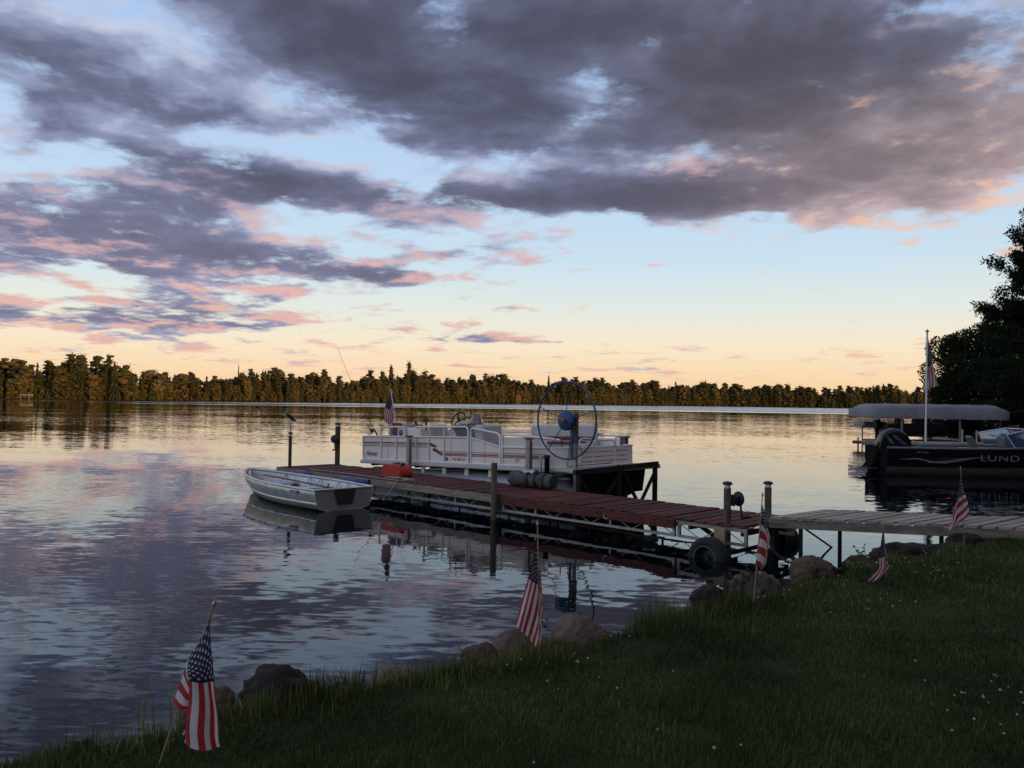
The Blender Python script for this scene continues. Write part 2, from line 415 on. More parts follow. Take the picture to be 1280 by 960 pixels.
def quads(rng, P, size, jit=0.35, flat=0.0, aspect=0.8, droop=None):
    """randomly turned leaf faces at points P; flat 0..1 pulls them level"""
    n = len(P); a = rng.normal(size=(n, 3)); a[:, 2] *= (1 - 0.75 * flat); a /= np.linalg.norm(a, axis=1)[:, None]
    b = rng.normal(size=(n, 3)); b[:, 2] *= (1 - 0.75 * flat); b -= (a * b).sum(1)[:, None] * a; b /= np.linalg.norm(b, axis=1)[:, None]
    s = (np.asarray(size) * (1 + jit * rng.uniform(-1, 1, n)))[:, None]
    a, b = a * s, b * s * aspect
    V = np.stack([P - a, P + b * .6, P + a, P - b * .6], 1).reshape(-1, 3)
    return V
def crown_tree(rng, kind, h, nq):
    """leaf-face vertices of one crown, trunk base at the origin"""
    if kind == 'spruce':
        lo = 0.08; u = rng.uniform(0, 1, nq) ** 1.35; z = h * (lo + (1 - lo) * u)
        lay = np.sin(z * (2 * PI / (h * 0.075)) + rng.uniform(0, 6)) * .5 + .5
        R = h * 0.19 * (1 - u) ** 0.85 * (0.62 + 0.38 * lay) + 0.10
        th = rng.uniform(0, 2 * PI, nq); lob = 1 + 0.22 * np.sin(th * 5 + z * 1.3) + 0.12 * np.sin(th * 9 - z * 2.1)
        rr_ = R * lob * rng.uniform(0.25, 1.0, nq) ** 0.5
        P = np.stack([rr_ * np.cos(th), rr_ * np.sin(th), z - rr_ * 0.25], 1)
        return quads(rng, P, h * 0.030 * (1.2 - .6 * u), flat=0.4)
    if kind == 'pine':
        nb = 34; out = []
        for k in range(nb):
            u = 0.30 + 0.70 * (k + rng.uniform(0, 1)) / nb; th = k * 2.4 + rng.uniform(-.5, .5)
            L = h * (0.22 * (1 - ((u - 0.45) / 0.60) ** 2) + 0.02) * rng.uniform(.55, 1.15)
            m = max(4, int(nq / nb * (0.4 + L / (h * .2))))
            t_ = rng.uniform(0.25, 1.0, m); cl = rng.normal(size=(m, 3)) * h * 0.022
            cl[:, 2] *= .55
            P = np.stack([np.cos(th) * L * t_, np.sin(th) * L * t_, np.full(m, u * h) + L * .25 * t_ ** 1.5], 1) + cl
            out.append(P)
        P = np.concatenate(out); return quads(rng, P, h * 0.024, flat=0.35)
    # broad-leaved: lobes
    nl = 11; out = []
    for k in range(nl):
        u = rng.uniform(0.22, 0.9); th = rng.uniform(0, 2 * PI)
        R0 = h * 0.24 * sqrt(max(0.05, 1 - ((u - 0.52) / 0.5) ** 2)); rad = h * rng.uniform(.10, .17)
        c = np.array([cos(th) * R0 * .7, sin(th) * R0 * .7, u * h])
        m = nq // nl; d = rng.normal(size=(m, 3)); d /= np.linalg.norm(d, axis=1)[:, None]
        out.append(c + d * rad * (rng.uniform(0.3, 1, m) ** .4)[:, None])
    P = np.concatenate(out); P[:, 2] = np.clip(P[:, 2], .04 * h, h)
    return quads(rng, P, h * 0.030)
def trunk_v(h, r, n=6, frac=0.92, bend=0.0):
    b = MB(); k = 7
    b.tube([(bend * sin(i / k * 3), bend * cos(i / k * 2.0) - bend, h * frac * i / k - .3 * (i == 0)) for i in range(k + 1)], [max(r * (1 - .93 * i / k), .012) for i in range(k + 1)], n)
    return b
def tree_mesh(rng, kind, h, nq, r=None):
    """one mesh: bark (0) and foliage (1)"""
    b = trunk_v(h, r or h * 0.013, 5); Vq = crown_tree(rng, kind, h, nq)
    n = len(Vq) // 4; b.add(Vq.tolist(), [(4 * i, 4 * i + 1, 4 * i + 2, 4 * i + 3) for i in range(n)], 1)
    me = bpy.data.meshes.new(kind + '_tree'); me.from_pydata(b.v, [], b.f); me.polygons.foreach_set('material_index', b.m); me.update()
    return me
def quad_mesh(V, name):
    n = len(V) // 4; me = bpy.data.meshes.new(name)
    me.vertices.add(len(V)); me.vertices.foreach_set('co', np.asarray(V, np.float32).ravel())
    me.loops.add(4 * n); me.polygons.add(n)
    me.polygons.foreach_set('loop_start', np.arange(0, 4 * n, 4, dtype=np.int32)); me.loops.foreach_set('vertex_index', np.arange(4 * n, dtype=np.int32))
    me.update(calc_edges=True); return me

def ico(sub):
    bm = bmesh.new(); bmesh.ops.create_icosphere(bm, subdivisions=sub, radius=1.0)
    V = np.array([v.co[:] for v in bm.verts]); F = [tuple(v.index for v in f.verts) for f in bm.faces]; bm.free(); return V, F
ICO = {1: ico(1), 2: ico(2)}
def crown_solid(rng, kind, h, lod=2):
    """far crown as jagged skirts (spruce) or ragged leaf clumps, with loose sprays round the outline"""
    b = MB()
    if kind == 'spruce':
        n = 11 if lod == 2 else 7; tilt = rng.uniform(-.02, .02, 2)
        for i in range(n):
            u = i / n; z0 = h * (.03 + .90 * u); R_ = h * .135 * (1 - u) ** .8 * rng.uniform(.8, 1.2) + .12; za = z0 + h * (.20 - .06 * u); m = 9 if lod == 2 else 7; ph = rng.uniform(0, 6)
            pts = []
            for k in range(2 * m):
                a = ph + PI * k / m; r_ = R_ * (rng.uniform(.85, 1.2) if k % 2 == 0 else rng.uniform(.40, .62)); pts.append((r_ * cos(a) + tilt[0] * z0, r_ * sin(a) + tilt[1] * z0, z0 - R_ * (.28 if k % 2 == 0 else -.10) * rng.uniform(.6, 1.3)))
            b.add(pts + [(tilt[0] * za, tilt[1] * za, min(za, h))], [(k, (k + 1) % (2 * m), 2 * m) for k in range(2 * m)], 1)
        nq = 420 if lod == 2 else 60
    else:
        pine = kind == 'pine'; nb = (40 if pine else 44) if lod == 2 else 24; Vi, Fi = ICO[2 if lod == 2 else 1]
        for k in range(nb):
            u = (.22 + .76 * (k + .5) / nb) if pine else (.06 + .88 * (k + .5) / nb); th = k * 2.4 + rng.uniform(-.4, .4)
            Rr = h * ((.17 * (1.05 - u) ** .6) if pine else .20 * sqrt(max(.06, 1 - ((u - .48) / .54) ** 2))) * rng.uniform(.3, 1.0)
            s_ = h * (rng.uniform(.032, .062) if pine else rng.uniform(.045, .08)) * (1 if lod == 2 else 1.25)
            d = 1 + rng.normal(0, .26, len(Vi)); v = Vi * d[:, None] * np.array([s_ * 1.25, s_ * 1.25, s_ * (.62 if pine else .85)]) + np.array([Rr * cos(th), Rr * sin(th), u * h * (.97 if pine else .93)])
            b.add(v.tolist(), Fi, 1)
        nq = 700 if lod == 2 else 110
    q = crown_tree(rng, kind, h, nq); cen = q.reshape(-1, 4, 3).mean(1, keepdims=True); q = (cen + (q.reshape(-1, 4, 3) - cen) * .7).reshape(-1, 3)
    b.add(q.tolist(), [(4 * i, 4 * i + 1, 4 * i + 2, 4 * i + 3) for i in range(len(q) // 4)], 1)
    return b
def far_mesh(rng, kind):
    b = crown_solid(rng, kind, 10.0); t_ = trunk_v(10.0, .12, 5); b.add(t_.v, t_.f, 0)
    me = bpy.data.meshes.new(kind + '_tree'); me.from_pydata(b.v, [], b.f); me.polygons.foreach_set('material_index', b.m); me.update(); return me
rng = np.random.default_rng(7)
FAR = {k: [far_mesh(rng, k) for _ in range(5)] for k in ('spruce', 'pine', 'leafy')}
for k, ms in FAR.items():
    for me in ms:
        me.materials.append(M_bark); me.materials.append(M_leafy if k == 'leafy' else M_conif)
# far shore, left to right: stretches of shoreline with the height of the wood standing there
def lumpy(x, y):
    s_ = x + .55 * y; return 1 + .12 * sin(s_ * .061 + 1) + .10 * sin(s_ * .143 + .4 * sin(s_ * .05)) + .06 * sin(s_ * .37)
HS = 1.12
SHORE = [((-268, 250), (-232, 278), 13.5), ((-232, 278), (-200, 298), 13.5), ((-200, 298), (-150, 330), 14.5), ((-150, 330), (-118, 385), 12.0), ((-118, 385), (-80, 450), 13.0), ((-80, 450), (-40, 530), 15.0),
         ((-40, 530), (0, 602), 17.0), ((0, 602), (70, 660), 17.0), ((70, 660), (140, 745), 18.5), ((140, 745), (210, 803), 19), ((210, 803), (300, 830), 20.0), ((300, 830), (430, 830), 20)]
LABELS = {'spruce': 'pointed spruce', 'pine': 'ragged pine', 'leafy': 'round-crowned leafy tree'}
PLACES = [(105, 'on the lit headland at the far left'), (200, 'at the right end of the lit left headland'), (330, 'on the far shore left of the solar-panel post'), (440, 'on the far shore above the rowing boat'), (560, 'on the far shore behind the stern flag'),
          (670, 'on the far shore behind the helm of the pontoon boat'), (760, 'on the far shore seen through the blue wheel'), (900, 'on the far shore between wheel and winch post'), (1070, 'on the far shore left of the grey canopy'), (9999, 'on the far shore above the grey canopy')]
def place_of(x, y):
    px = 640 + 1030 * x / y
    return next(p for lim, p in PLACES if px < lim)
NAMES = {'spruce': 'spruce_tree', 'pine': 'pine_tree', 'leafy': 'leafy_tree'}
R = random.Random(11)
back = []
for a, b_, hh in SHORE:
    L = sqrt((b_[0] - a[0]) ** 2 + (b_[1] - a[1]) ** 2); ux, uy = (b_[0] - a[0]) / L, (b_[1] - a[1]) / L; nx, ny = -uy, ux
    sp_ = 3.1; s = R.uniform(0, 2)
    while s < L:
        d = 2.0 + R.uniform(0, 2.5); x, y = a[0] + ux * s + nx * d, a[1] + uy * s + ny * d
        k = R.choices(['spruce', 'pine', 'leafy'], [.30, .36, .34])[0]
        h = HS * hh * lumpy(x, y) * (R.uniform(0.50, 0.86) if k != 'leafy' else R.uniform(.42, .74))
        o = bpy.data.objects.new(NAMES[k], R.choice(FAR[k])); COL.objects.link(o)
        o.location = (x, y, gz(x, y) - .1); o.rotation_euler = (0, 0, R.uniform(0, 6.28)); o.scale = (h / 10 * R.uniform(1.0, 1.35),) * 2 + (h / 10,)
        pl = place_of(x, y); tag(o, LABELS[k] + ' ' + pl, 'tree', LABELS[k] + 's ' + pl)
        s += sp_ * R.uniform(.7, 1.35) * (1.0 if hh < 16 else 1.25)
    s = 0.0
    while s < L:
        for row in range(4):
            d = 5.0 + row * 4.5 + R.uniform(-1.5, 1.5); q = s + R.uniform(-1.6, 1.6)
            x, y = a[0] + ux * q + nx * d, a[1] + uy * q + ny * d
            k = R.choices(['spruce', 'pine', 'leafy'], [.30, .48, .22])[0]
            back.append((x, y, gz(x, y) - .1, HS * hh * lumpy(x, y) * R.uniform(.58, .98) * (1.12 if R.random() < .07 else 1), k))
        for _ in range(2):                              # undergrowth at the foot of the wood
            q = s + R.uniform(0, 3.4); d = R.uniform(1.2, 5.5); x, y = a[0] + ux * q + nx * d, a[1] + uy * q + ny * d
            back.append((x, y, gz(x, y) - .3, R.uniform(3.2, 6.0), 'leafy'))
        s += 3.4
# the mass behind the front row: one object that reads as a wood
lowp = {}
for k in FAR:
    lowp[k] = []
    for _ in range(8):
        b = crown_solid(rng, k, 10.0, 1); F3 = []
        for f in b.f: F3 += [f] if len(f) == 3 else [(f[0], f[1], f[2]), (f[0], f[2], f[3])]
        lowp[k].append((np.array(b.v), np.array(F3)))
VS, FS, MS, base_ = [], [], [], 0
for (x, y, z, h, k) in back:
    v, f = R.choice(lowp[k]); w_ = R.uniform(.95, 1.3); v = v * np.array([w_, w_, 1.0]) * (h / 10); th = R.uniform(0, 6.28); c_, s_ = cos(th), sin(th)
    VS.append(np.stack([v[:, 0] * c_ - v[:, 1] * s_ + x, v[:, 0] * s_ + v[:, 1] * c_ + y, v[:, 2] + z], 1)); FS.append(f + base_); base_ += len(v); MS.append(np.full(len(f), 1 if k == 'leafy' else 0, np.int32))
VS, FS, MS = np.concatenate(VS), np.concatenate(FS), np.concatenate(MS)
me = bpy.data.meshes.new('far_wood'); me.vertices.add(len(VS)); me.vertices.foreach_set('co', VS.astype(np.float32).ravel())
me.loops.add(3 * len(FS)); me.loops.foreach_set('vertex_index', FS.astype(np.int32).ravel()); me.polygons.add(len(FS)); me.polygons.foreach_set('loop_start', np.arange(0, 3 * len(FS), 3, dtype=np.int32)); me.update(calc_edges=True)
me.materials.append(M_conif); me.materials.append(M_leafy); me.polygons.foreach_set('material_index', MS)
o = bpy.data.objects.new('far_wood', me); COL.objects.link(o); tag(o, 'mixed wood filling in behind the front trees of the far shore', kind='stuff')
# trees that stand out above the far treeline
def far_tree(px, Yd, h, k, label, w=1.0):
    x = (px - 640) / 1030 * Yd; o = bpy.data.objects.new(NAMES[k], FAR[k][int(px) % 4]); COL.objects.link(o)
    o.location = (x, Yd, gz(x, Yd) - .1); o.scale = (h / 10 * w, h / 10 * w, h / 10); o.rotation_euler = (0, 0, px); tag(o, label, 'tree')
far_tree(511, 560, 25.5, 'pine', 'tallest ragged pine on the far shore, above the stern flag of the pontoon boat', .6)
far_tree(489, 545, 22.0, 'pine', 'second tall thin pine on the far shore, just left of the tallest one', .6)
far_tree(686, 655, 22.0, 'spruce', 'tall tree rising from the far treeline at the left rim of the blue wheel', .9)
far_tree(298, 405, 16.8, 'spruce', 'thin bare spire standing up from the far treeline left of the dock', .35)
far_tree(591, 610, 21, 'leafy', 'single round treetop above the far treeline over the steering console', .6)
far_tree(188, 372, 12.5, 'leafy', 'bright golden leafy tree at the water right of the left headland', 1.1)

# ---- right shore: the dark stand
def near_tree(kind, x, y, h, label, seed, nq, r=.2, name=None, group=None, width=1.0):
    g = np.random.default_rng(seed); z = gz(x, y)
    root = thing(name or NAMES[kind], label, 'tree', (x, y, z), seed * 1.7, group)
    if kind == 'pine':
        tb = MB(); V_ = []
        K = 9; tk = lambda u: Vector((.25 * sin(u * 3.1), .25 * sin(u * 2.2 + 1), h * u))
        tb.tube([tk(i / K) for i in range(K + 1)], [max(r * (1 - .9 * i / K), .02) for i in range(K + 1)], 8)
        nb = 84
        for k in range(nb):
            u = 0.12 + 0.86 * (k + g.uniform(-2.5, 2.5)) / nb; u = min(max(u, .1), .985); th = k * 2.399 + g.uniform(-.4, .4); p0 = tk(u)
            L = width * (min(.64 * h * (1 - u) + .25, .31 * h)) * g.uniform(.45, 1.12)
            dirv = Vector((cos(th), sin(th), g.uniform(-.12, .35) + .3 * u)); mid = p0 + dirv * L * .5 + Vector((0, 0, -.06 * L)); tip = p0 + dirv * L
            tb.tube([p0, mid, tip], [r * .28 * (1 - u) + .02, r * .16 * (1 - u) + .014, .008], 5)
            ns = max(3, int(L / .42))
            for j in range(ns):                                   # side twigs end in needle tufts
                f = 0.28 + .72 * (j + g.uniform(0, 1)) / ns; q = p0.lerp(tip, f); sgn = 1 if j % 2 else -1
                tw = Vector((-sin(th), cos(th), 0)) * sgn * (L * .30 * (1.15 - f) + .12) + dirv * .25 + Vector((0, 0, .12)); e = q + tw * g.uniform(.6, 1.1)
                tb.tube([q, e], [.014, .006], 3)
                for c in (e, q.lerp(e, .55)):
                    m = int(nq / (nb * ns * 2)) + 5
                    V_.append(np.array(c) + g.normal(size=(m, 3)) * np.array([.20, .20, .17]))
        tb.build('trunk', M_bark, root)
        P = np.concatenate(V_); me = quad_mesh(quads(g, P, .12, flat=.1, aspect=.5), 'crown')
    else:
        trunk_v(h, r, 8, bend=.15).build('trunk', M_bark, root)
        v = crown_tree(g, kind, h, nq); f = (h * .02) and 1.0
        # finer leaves than the far trees: shrink every face about its centre
        q = v.reshape(-1, 4, 3); cen = q.mean(1, keepdims=True); q = cen * np.array([width, width, 1]) + (q - cen) * .42
        me = quad_mesh(q.reshape(-1, 3), 'crown')
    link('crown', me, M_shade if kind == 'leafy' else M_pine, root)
    return root
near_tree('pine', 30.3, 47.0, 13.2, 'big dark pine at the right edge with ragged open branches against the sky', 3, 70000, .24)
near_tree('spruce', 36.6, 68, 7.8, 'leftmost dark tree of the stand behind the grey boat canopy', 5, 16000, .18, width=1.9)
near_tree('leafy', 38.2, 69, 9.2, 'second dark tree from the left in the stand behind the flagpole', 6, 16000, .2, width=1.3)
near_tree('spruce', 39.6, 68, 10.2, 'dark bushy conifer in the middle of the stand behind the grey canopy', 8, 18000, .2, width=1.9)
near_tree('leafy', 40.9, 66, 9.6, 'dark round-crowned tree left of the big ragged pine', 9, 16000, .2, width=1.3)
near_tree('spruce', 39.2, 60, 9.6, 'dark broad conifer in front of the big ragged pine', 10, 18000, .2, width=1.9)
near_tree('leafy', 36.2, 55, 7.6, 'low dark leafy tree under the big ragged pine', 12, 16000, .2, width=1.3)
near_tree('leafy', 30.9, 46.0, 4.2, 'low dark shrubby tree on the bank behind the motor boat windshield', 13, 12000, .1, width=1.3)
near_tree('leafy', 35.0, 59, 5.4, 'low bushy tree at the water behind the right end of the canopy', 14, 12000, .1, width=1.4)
# the same wood goes on to the right of the picture and behind the lawn, and shades the whole bank
VV = []; TB = MB(); g = np.random.default_rng(23)
lowb = [crown_tree(g, 'spruce', 10.0, 1100) for _ in range(4)] + [crown_tree(g, 'leafy', 10.0, 900) for _ in range(3)]
spots = []
for i in range(420):
    x, y = g.uniform(10.5, 64), g.uniform(-44, 62)
    if x < 0.70 * y + 6.5 or (x < 24 and y > 7): continue
    if lake_sd([(x, y)])[0] < 2.5: continue
    if any((x - p[0]) ** 2 + (y - p[1]) ** 2 < 9 for p in spots): continue
    spots.append((x, y))
for x in range(70, 420, 7):                          # along the right shore further out
    for j in range(2):
        y = x * 1.5 - 3 + g.uniform(-8, 8) - j * 9
        if lake_sd([(x, y)])[0] > 2 and y < x / .60: spots.append((x, y))
for (x, y) in spots:
    h = g.uniform(12, 19); z = gz(x, y); v = lowb[g.integers(len(lowb))] * np.array([1.45, 1.45, 1.0]) * (h / 10); th = g.uniform(0, 6.28); c_, s_ = cos(th), sin(th)
    VV.append(np.stack([v[:, 0] * c_ - v[:, 1] * s_ + x, v[:, 0] * s_ + v[:, 1] * c_ + y, v[:, 2] + z], 1))
    TB.tube([(x, y, z - .2), (x, y, z + h * .9)], [h * .016, .03], 5)
V_ = np.concatenate(VV); nb = len(TB.v)
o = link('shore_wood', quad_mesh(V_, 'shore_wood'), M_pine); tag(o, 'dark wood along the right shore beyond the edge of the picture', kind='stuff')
tr = TB.build('trunks', M_bark, o); tr['kind'] = 'stuff'
# ------------------------------------------------------------------ materials of made things
M_red = mat('red_stained_wood', (0.150, 0.052, 0.042), 0.75, var=0.30, scale=5, stretch=(1, 6, 6), bump=.25, bscale=60, spec=.15)
M_grey = mat('weathered_grey_wood', (0.50, 0.40, 0.33), 0.85, var=0.22, scale=4, stretch=(1, 6, 6), bump=.35, bscale=60, spec=.15)
M_fasc = mat('weathered_side_board', (0.30, 0.25, 0.205), 0.85, var=0.25, scale=3, stretch=(1, 1, 5), bump=.35, spec=.15)
M_post = mat('old_treated_post', (0.12, 0.09, 0.068), 0.85, var=0.3, scale=5, stretch=(5, 5, 1), bump=.3, spec=.15)
M_galv = mat('galvanised_steel', (0.42, 0.41, 0.39), 0.5, 0.55, var=0.15, scale=12)
M_tan = mat('raw_lumber', (0.36, 0.25, 0.14), 0.8, var=0.2, scale=4, stretch=(5, 5, 1))
M_dark = mat('dark_steel', (0.035, 0.034, 0.034), 0.55, 0.4, var=0.2)
M_rubber = mat('black_rubber', (0.018, 0.018, 0.018), 0.8, var=0.2, scale=20)
M_black = mat('black_plastic', (0.012, 0.012, 0.013), 0.45, var=0.1)
M_glass = mat('frosted_glass', (0.75, 0.74, 0.70), 0.2, var=0.05)
M_white = mat('white_enamel', (0.82, 0.80, 0.77), 0.35, var=0.05)
M_rope = mat('pale_rope', (0.42, 0.38, 0.30), 0.9, var=0.2, scale=80)
M_alu = mat('dull_aluminium', (0.62, 0.61, 0.60), 0.40, 0.6, var=0.16, scale=5, bump=.25, bscale=5)
M_redplastic = mat('red_fuel_tank_plastic', (0.50, 0.030, 0.020), 0.42, var=0.10)
M_bluepaint = mat('blue_paint', (0.018, 0.062, 0.175), 0.45, var=0.2, scale=10)
M_bluetarp = mat('blue_bumper', (0.03, 0.10, 0.30), 0.7, var=0.2)

# ------------------------------------------------------------------ dock: runs out to the upper left; local x = out along it, -y = across it
DK = thing('dock', 'long red planked dock on steel trusses running out from the grey walkway', 'dock', (3.06, 10.72, 0), radians(135.3))
DW, DL, DZ = 1.45, 11.86, 0.42
bz = random.Random(5)
pm = [MB().box((0, 0, 0), (0.160, DW - .01, 0.034), bev=.004).mesh('plank') for _ in range(1)]
for i in range(59):
    o = link('plank', pm[0], M_red, DK); o.location = (0.10 + i * 0.2, -DW / 2 + bz.uniform(-.022, .022), DZ - .017 + bz.uniform(-.005, .005))
    o.rotation_euler = (bz.uniform(-.003, .003), bz.uniform(-.012, .012), bz.uniform(-.006, .006))
def truss(s0, s1, y, name='side_truss'):
    b = MB(); zt, zb = DZ - .065, 0.165
    b.bar((s0, y, zt), (s1, y, zt), .035, .05); b.bar((s0, y, zb), (s1, y, zb), .045, .035)
    for s in (s0 + .02, s1 - .02): b.bar((s, y, zb), (s, y, zt), .04, .04)
    n = max(2, round((s1 - s0) / .36)); w = (s1 - s0) / n
    for i in range(n):
        q = s0 + i * w; up = i % 2 == 0
        b.tube([(q, y + .004, zb if up else zt), (q + w, y + .004, zt if up else zb)], .007, 5)
        if i % 4 == 3: b.bar((q, y, zb), (q, y, zt), .03, .03)
    b.build(name, M_galv, DK)
for (a, e) in ((0.0, 1.06), (1.10, 4.52), (4.66, 8.2), (8.25, 11.86)):
    for y in (-.045, -DW + .045): truss(a, e, y)
    cb = MB()
    for s in np.arange(a + .1, e, .8): cb.bar((s, -.08, .30), (s, -DW + .08, .30), .04, .06)
    cb.build('cross_beam', M_dark, DK)
MB().box((2.80, 0.022, DZ - .085), (3.46, .034, .135), bev=.004).build('side_board', M_red, DK)['label'] = 'red side board facing the bank'
MB().box((8.25, 0.022, DZ - .075), (7.14, .034, .125), bev=.004).build('side_board', M_fasc, DK)['label'] = 'weathered grey side board of the outer half'
MB().box((DL + .02, -DW / 2, DZ - .075), (.034, DW + .05, .125), bev=.004).build('end_board', M_fasc, DK)
MB().box((6.45, -DW - .022, DZ - .085), (10.7, .034, .12), bev=.004).build('side_board', M_fasc, DK)
hk = MB(); hk.tube([Vector((2.25 + .045 * cos(a), .05, DZ - .10 + .045 * sin(a))) for a in np.linspace(-2.6, .9, 12)], .008, 6); hk.build('tie_ring', M_galv, DK)

def winch(parent, y, z, sgn=1):
    """small hand winch: drum, side plates, gear disc, crank and grip"""
    w = MB(); R90 = Matrix.Rotation(PI / 2, 4, 'X')
    w.box((0, y + sgn * .05, z), (.13, .03, .15), bev=.006)
    w.lathe([(.03, -.05), (.045, -.05), (.045, .05), (.03, .05)], 12, Matrix.Translation((0, y + sgn * .12, z)) @ R90)
    o = w.build('winch', M_dark, parent)
    g = MB(); g.lathe([(.01, -.008), (.10, -.008), (.10, .008), (.01, .008)], 18, Matrix.Translation((0, y + sgn * .185, z + .01)) @ R90); g.build('gear_disc', M_dark, o)
    c = MB(); c.bar((0, y + sgn * .21, z), (-.03, y + sgn * .22, z - .24), .026, .014); c.tube([(-.03, y + sgn * .21, z - .24), (-.03, y + sgn * .37, z - .24)], .019, 8); c.build('crank', M_dark, o)
    return o
def dock_post(s, y, ztop, w, light=True, rnd=True, zbot=-1.1, m=None):
    b = MB()
    if rnd: b.lathe([(w / 2, zbot), (w / 2, ztop)], 12, Matrix.Translation((s, y, 0)))
    else: b.box((s, y, (ztop + zbot) / 2), (w, w, ztop - zbot), bev=.006)
    p = b.build('post', m or M_post, DK)
    if light:
        MB().lathe([(w * .42, ztop), (w * .42, ztop + .05)], 12, Matrix.Translation((s, y, 0))).build('light_glass', M_glass, p)
        MB().lathe([(w * .66, ztop + .05), (w * .70, ztop + .055), (w * .62, ztop + .085), (w * .2, ztop + .095)], 12, Matrix.Translation((s, y, 0))).build('light_cap', M_black, p)
    return p
def at_local(o, dx, dy):   # move a child after building
    o.location.x += dx; o.location.y += dy; return o
p = dock_post(.33, -.10, .88, .095); p['label'] = 'round post with a hand winch and a cap light'
wn_ = winch(p, 0, .72, -1); wn_.location = (.33, -.13, 0); wn_.rotation_euler = (0, 0, radians(-15))
p = dock_post(.42, -1.40, .80, .10); p['label'] = 'round post with a cap light at the walkway corner'
p = dock_post(4.59, .105, .96, .105, False); p['label'] = 'bare weathered post on the bank side of the dock'
p = dock_post(11.45, -.06, 1.13, .075); p['label'] = 'slim post carrying a rod with a tilted panel'
rb = MB(); rb.tube([(11.45, -.06, 1.1), (11.45, -.06, 1.52)], .012, 6); rb.build('rod', M_galv, p)
MB().box((11.45, -.06, 1.56), (.12, .26, .035), Matrix.Rotation(radians(38), 4, 'X') @ Matrix.Rotation(radians(5), 4, 'Z'), bev=.006).build('solar_panel', M_black, p)
p = dock_post(11.50, -1.36, 1.33, .12); p['label'] = 'thick post with a hand winch at the outer end'
wn_ = winch(p, 0, 1.03, 1); wn_.location = (11.5, -1.36, 0); wn_.rotation_euler = (0, 0, radians(35))
for (s, y) in ((8.22, .06), (8.22, -DW - .06), (4.59, -DW - .07), (1.08, -DW + .1)):
    MB().tube([(s, y, -1.1), (s, y, .40)], .03, 8).build('leg', M_dark, DK)
MB().bar((1.9, -DW + .1, .33), (.72, -.8, -.02), .05, .05).build('brace', M_dark, DK)
# axle with two tyres under the shore end
R90 = Matrix.Rotation(PI / 2, 4, 'X')
def tyre(y, R=.27, w=.23, label=None):
    T = Matrix.Translation((.36, y, .0)) @ R90
    b = MB(); b.lathe([(R * .58, -w / 2 * .8), (R * .74, -w / 2), (R * .9, -w / 2 * .92), (R, -w / 2 * .55), (R, w / 2 * .55), (R * .9, w / 2 * .92), (R * .74, w / 2), (R * .58, w / 2 * .8)], 32, T, cap=False)
    for sg in (-1, 1): b.tube([T @ Vector((R * .60 * cos(a), R * .60 * sin(a), sg * w * .46)) for a in np.linspace(0, 2 * PI, 32, endpoint=False)], .008, 5, mi=1, closed=True)
    o = b.build('tyre', [M_rubber, mat('scuffed_rim', (.16, .155, .15), .6)], DK)
    if label: o['label'] = label
    r = MB(); r.lathe([(.02, .0), (R * .40, .01), (R * .50, -.02), (R * .57, -w * .36), (R * .60, -w * .40)], 24, T, cap=False); r.lathe([(.02, .0), (R * .40, -.01), (R * .50, .02), (R * .57, w * .36), (R * .60, w * .40)], 24, T, cap=False); r.build('rim', M_dark, o)
    return o
tyre(.30, label='black tyre half under water on the bank side'); tyre(-DW - .24, label='black tyre on the far side of the dock end')
MB().tube([(.36, .36, .0), (.36, -DW - .3, .0)], .03, 8).build('axle', M_dark, DK)
MB().box((.34, .06, .17), (.16, .05, .40), bev=.005).build('axle_board', M_tan, DK)
MB().box((.36, -DW - .02, .20), (.12, .05, .36), bev=.005).build('axle_board', M_dark, DK)
MB().box((.10, -.9, -.1), (.14, .14, .84), bev=.01).build('end_leg', M_dark, DK)
# blue bumpers hung along the outer edge
for (s, L) in ((10.3, .5), (8.3, .75)):
    MB().tube([(s, .075, .33), (s + .05, .085, .335), (s + L - .05, .085, .335), (s + L, .075, .33)], [.02, .05, .05, .02], 8).build('bumper', M_bluetarp, DK)

# ------------------------------------------------------------------ walkway to the bank: skewed planks on two stringers
WK = thing('walkway', 'grey plank walkway with skewed boards joining the dock to the bank', 'walkway', (3.47, 11.14, 0), radians(-13.9))
SK = 1.12 / math.tan(radians(53))
pw, th_ = .152, .034
pb = MB(); pb.add([(0, 0, 0), (pw, 0, 0), (pw + SK, 1.12, 0), (SK, 1.12, 0), (0, 0, th_), (pw, 0, th_), (pw + SK, 1.12, th_), (SK, 1.12, th_)],
                  [(0, 3, 2, 1), (4, 5, 6, 7), (0, 1, 5, 4), (1, 2, 6, 5), (2, 3, 7, 6), (3, 0, 4, 7)])
pmesh = pb.mesh('plank')
for i in range(23):
    o = link('plank', pmesh, M_grey, WK); o.location = (.03 + i * .198, bz.uniform(-.015, .015), .466 + bz.uniform(-.003, .003)); o.rotation_euler = (bz.uniform(-.004, .004), 0, bz.uniform(-.006, .006))
b = MB(); b.box((2.42, .03, .405), (4.8, .04, .115), bev=.004); b.build('stringer', M_fasc, WK)
b = MB(); b.box((2.85, 1.08, .405), (4.4, .04, .115), bev=.004); b.build('stringer', M_fasc, WK)
for x in (.45, 2.2):
    MB().tube([(x, .25, -1), (x, .25, .4)], .028, 8).build('leg', M_dark, WK); MB().tube([(x + .6, .98, -1), (x + .6, .98, .4)], .028, 8).build('leg', M_dark, WK)
MB().bar((.45, .25, .36), (1.05, .98, -.1), .02, .02).build('brace', M_dark, WK)
MB().box((2.75, .55, .22), (.26, .9, .30), bev=.02).build('support_block', M_post, WK)
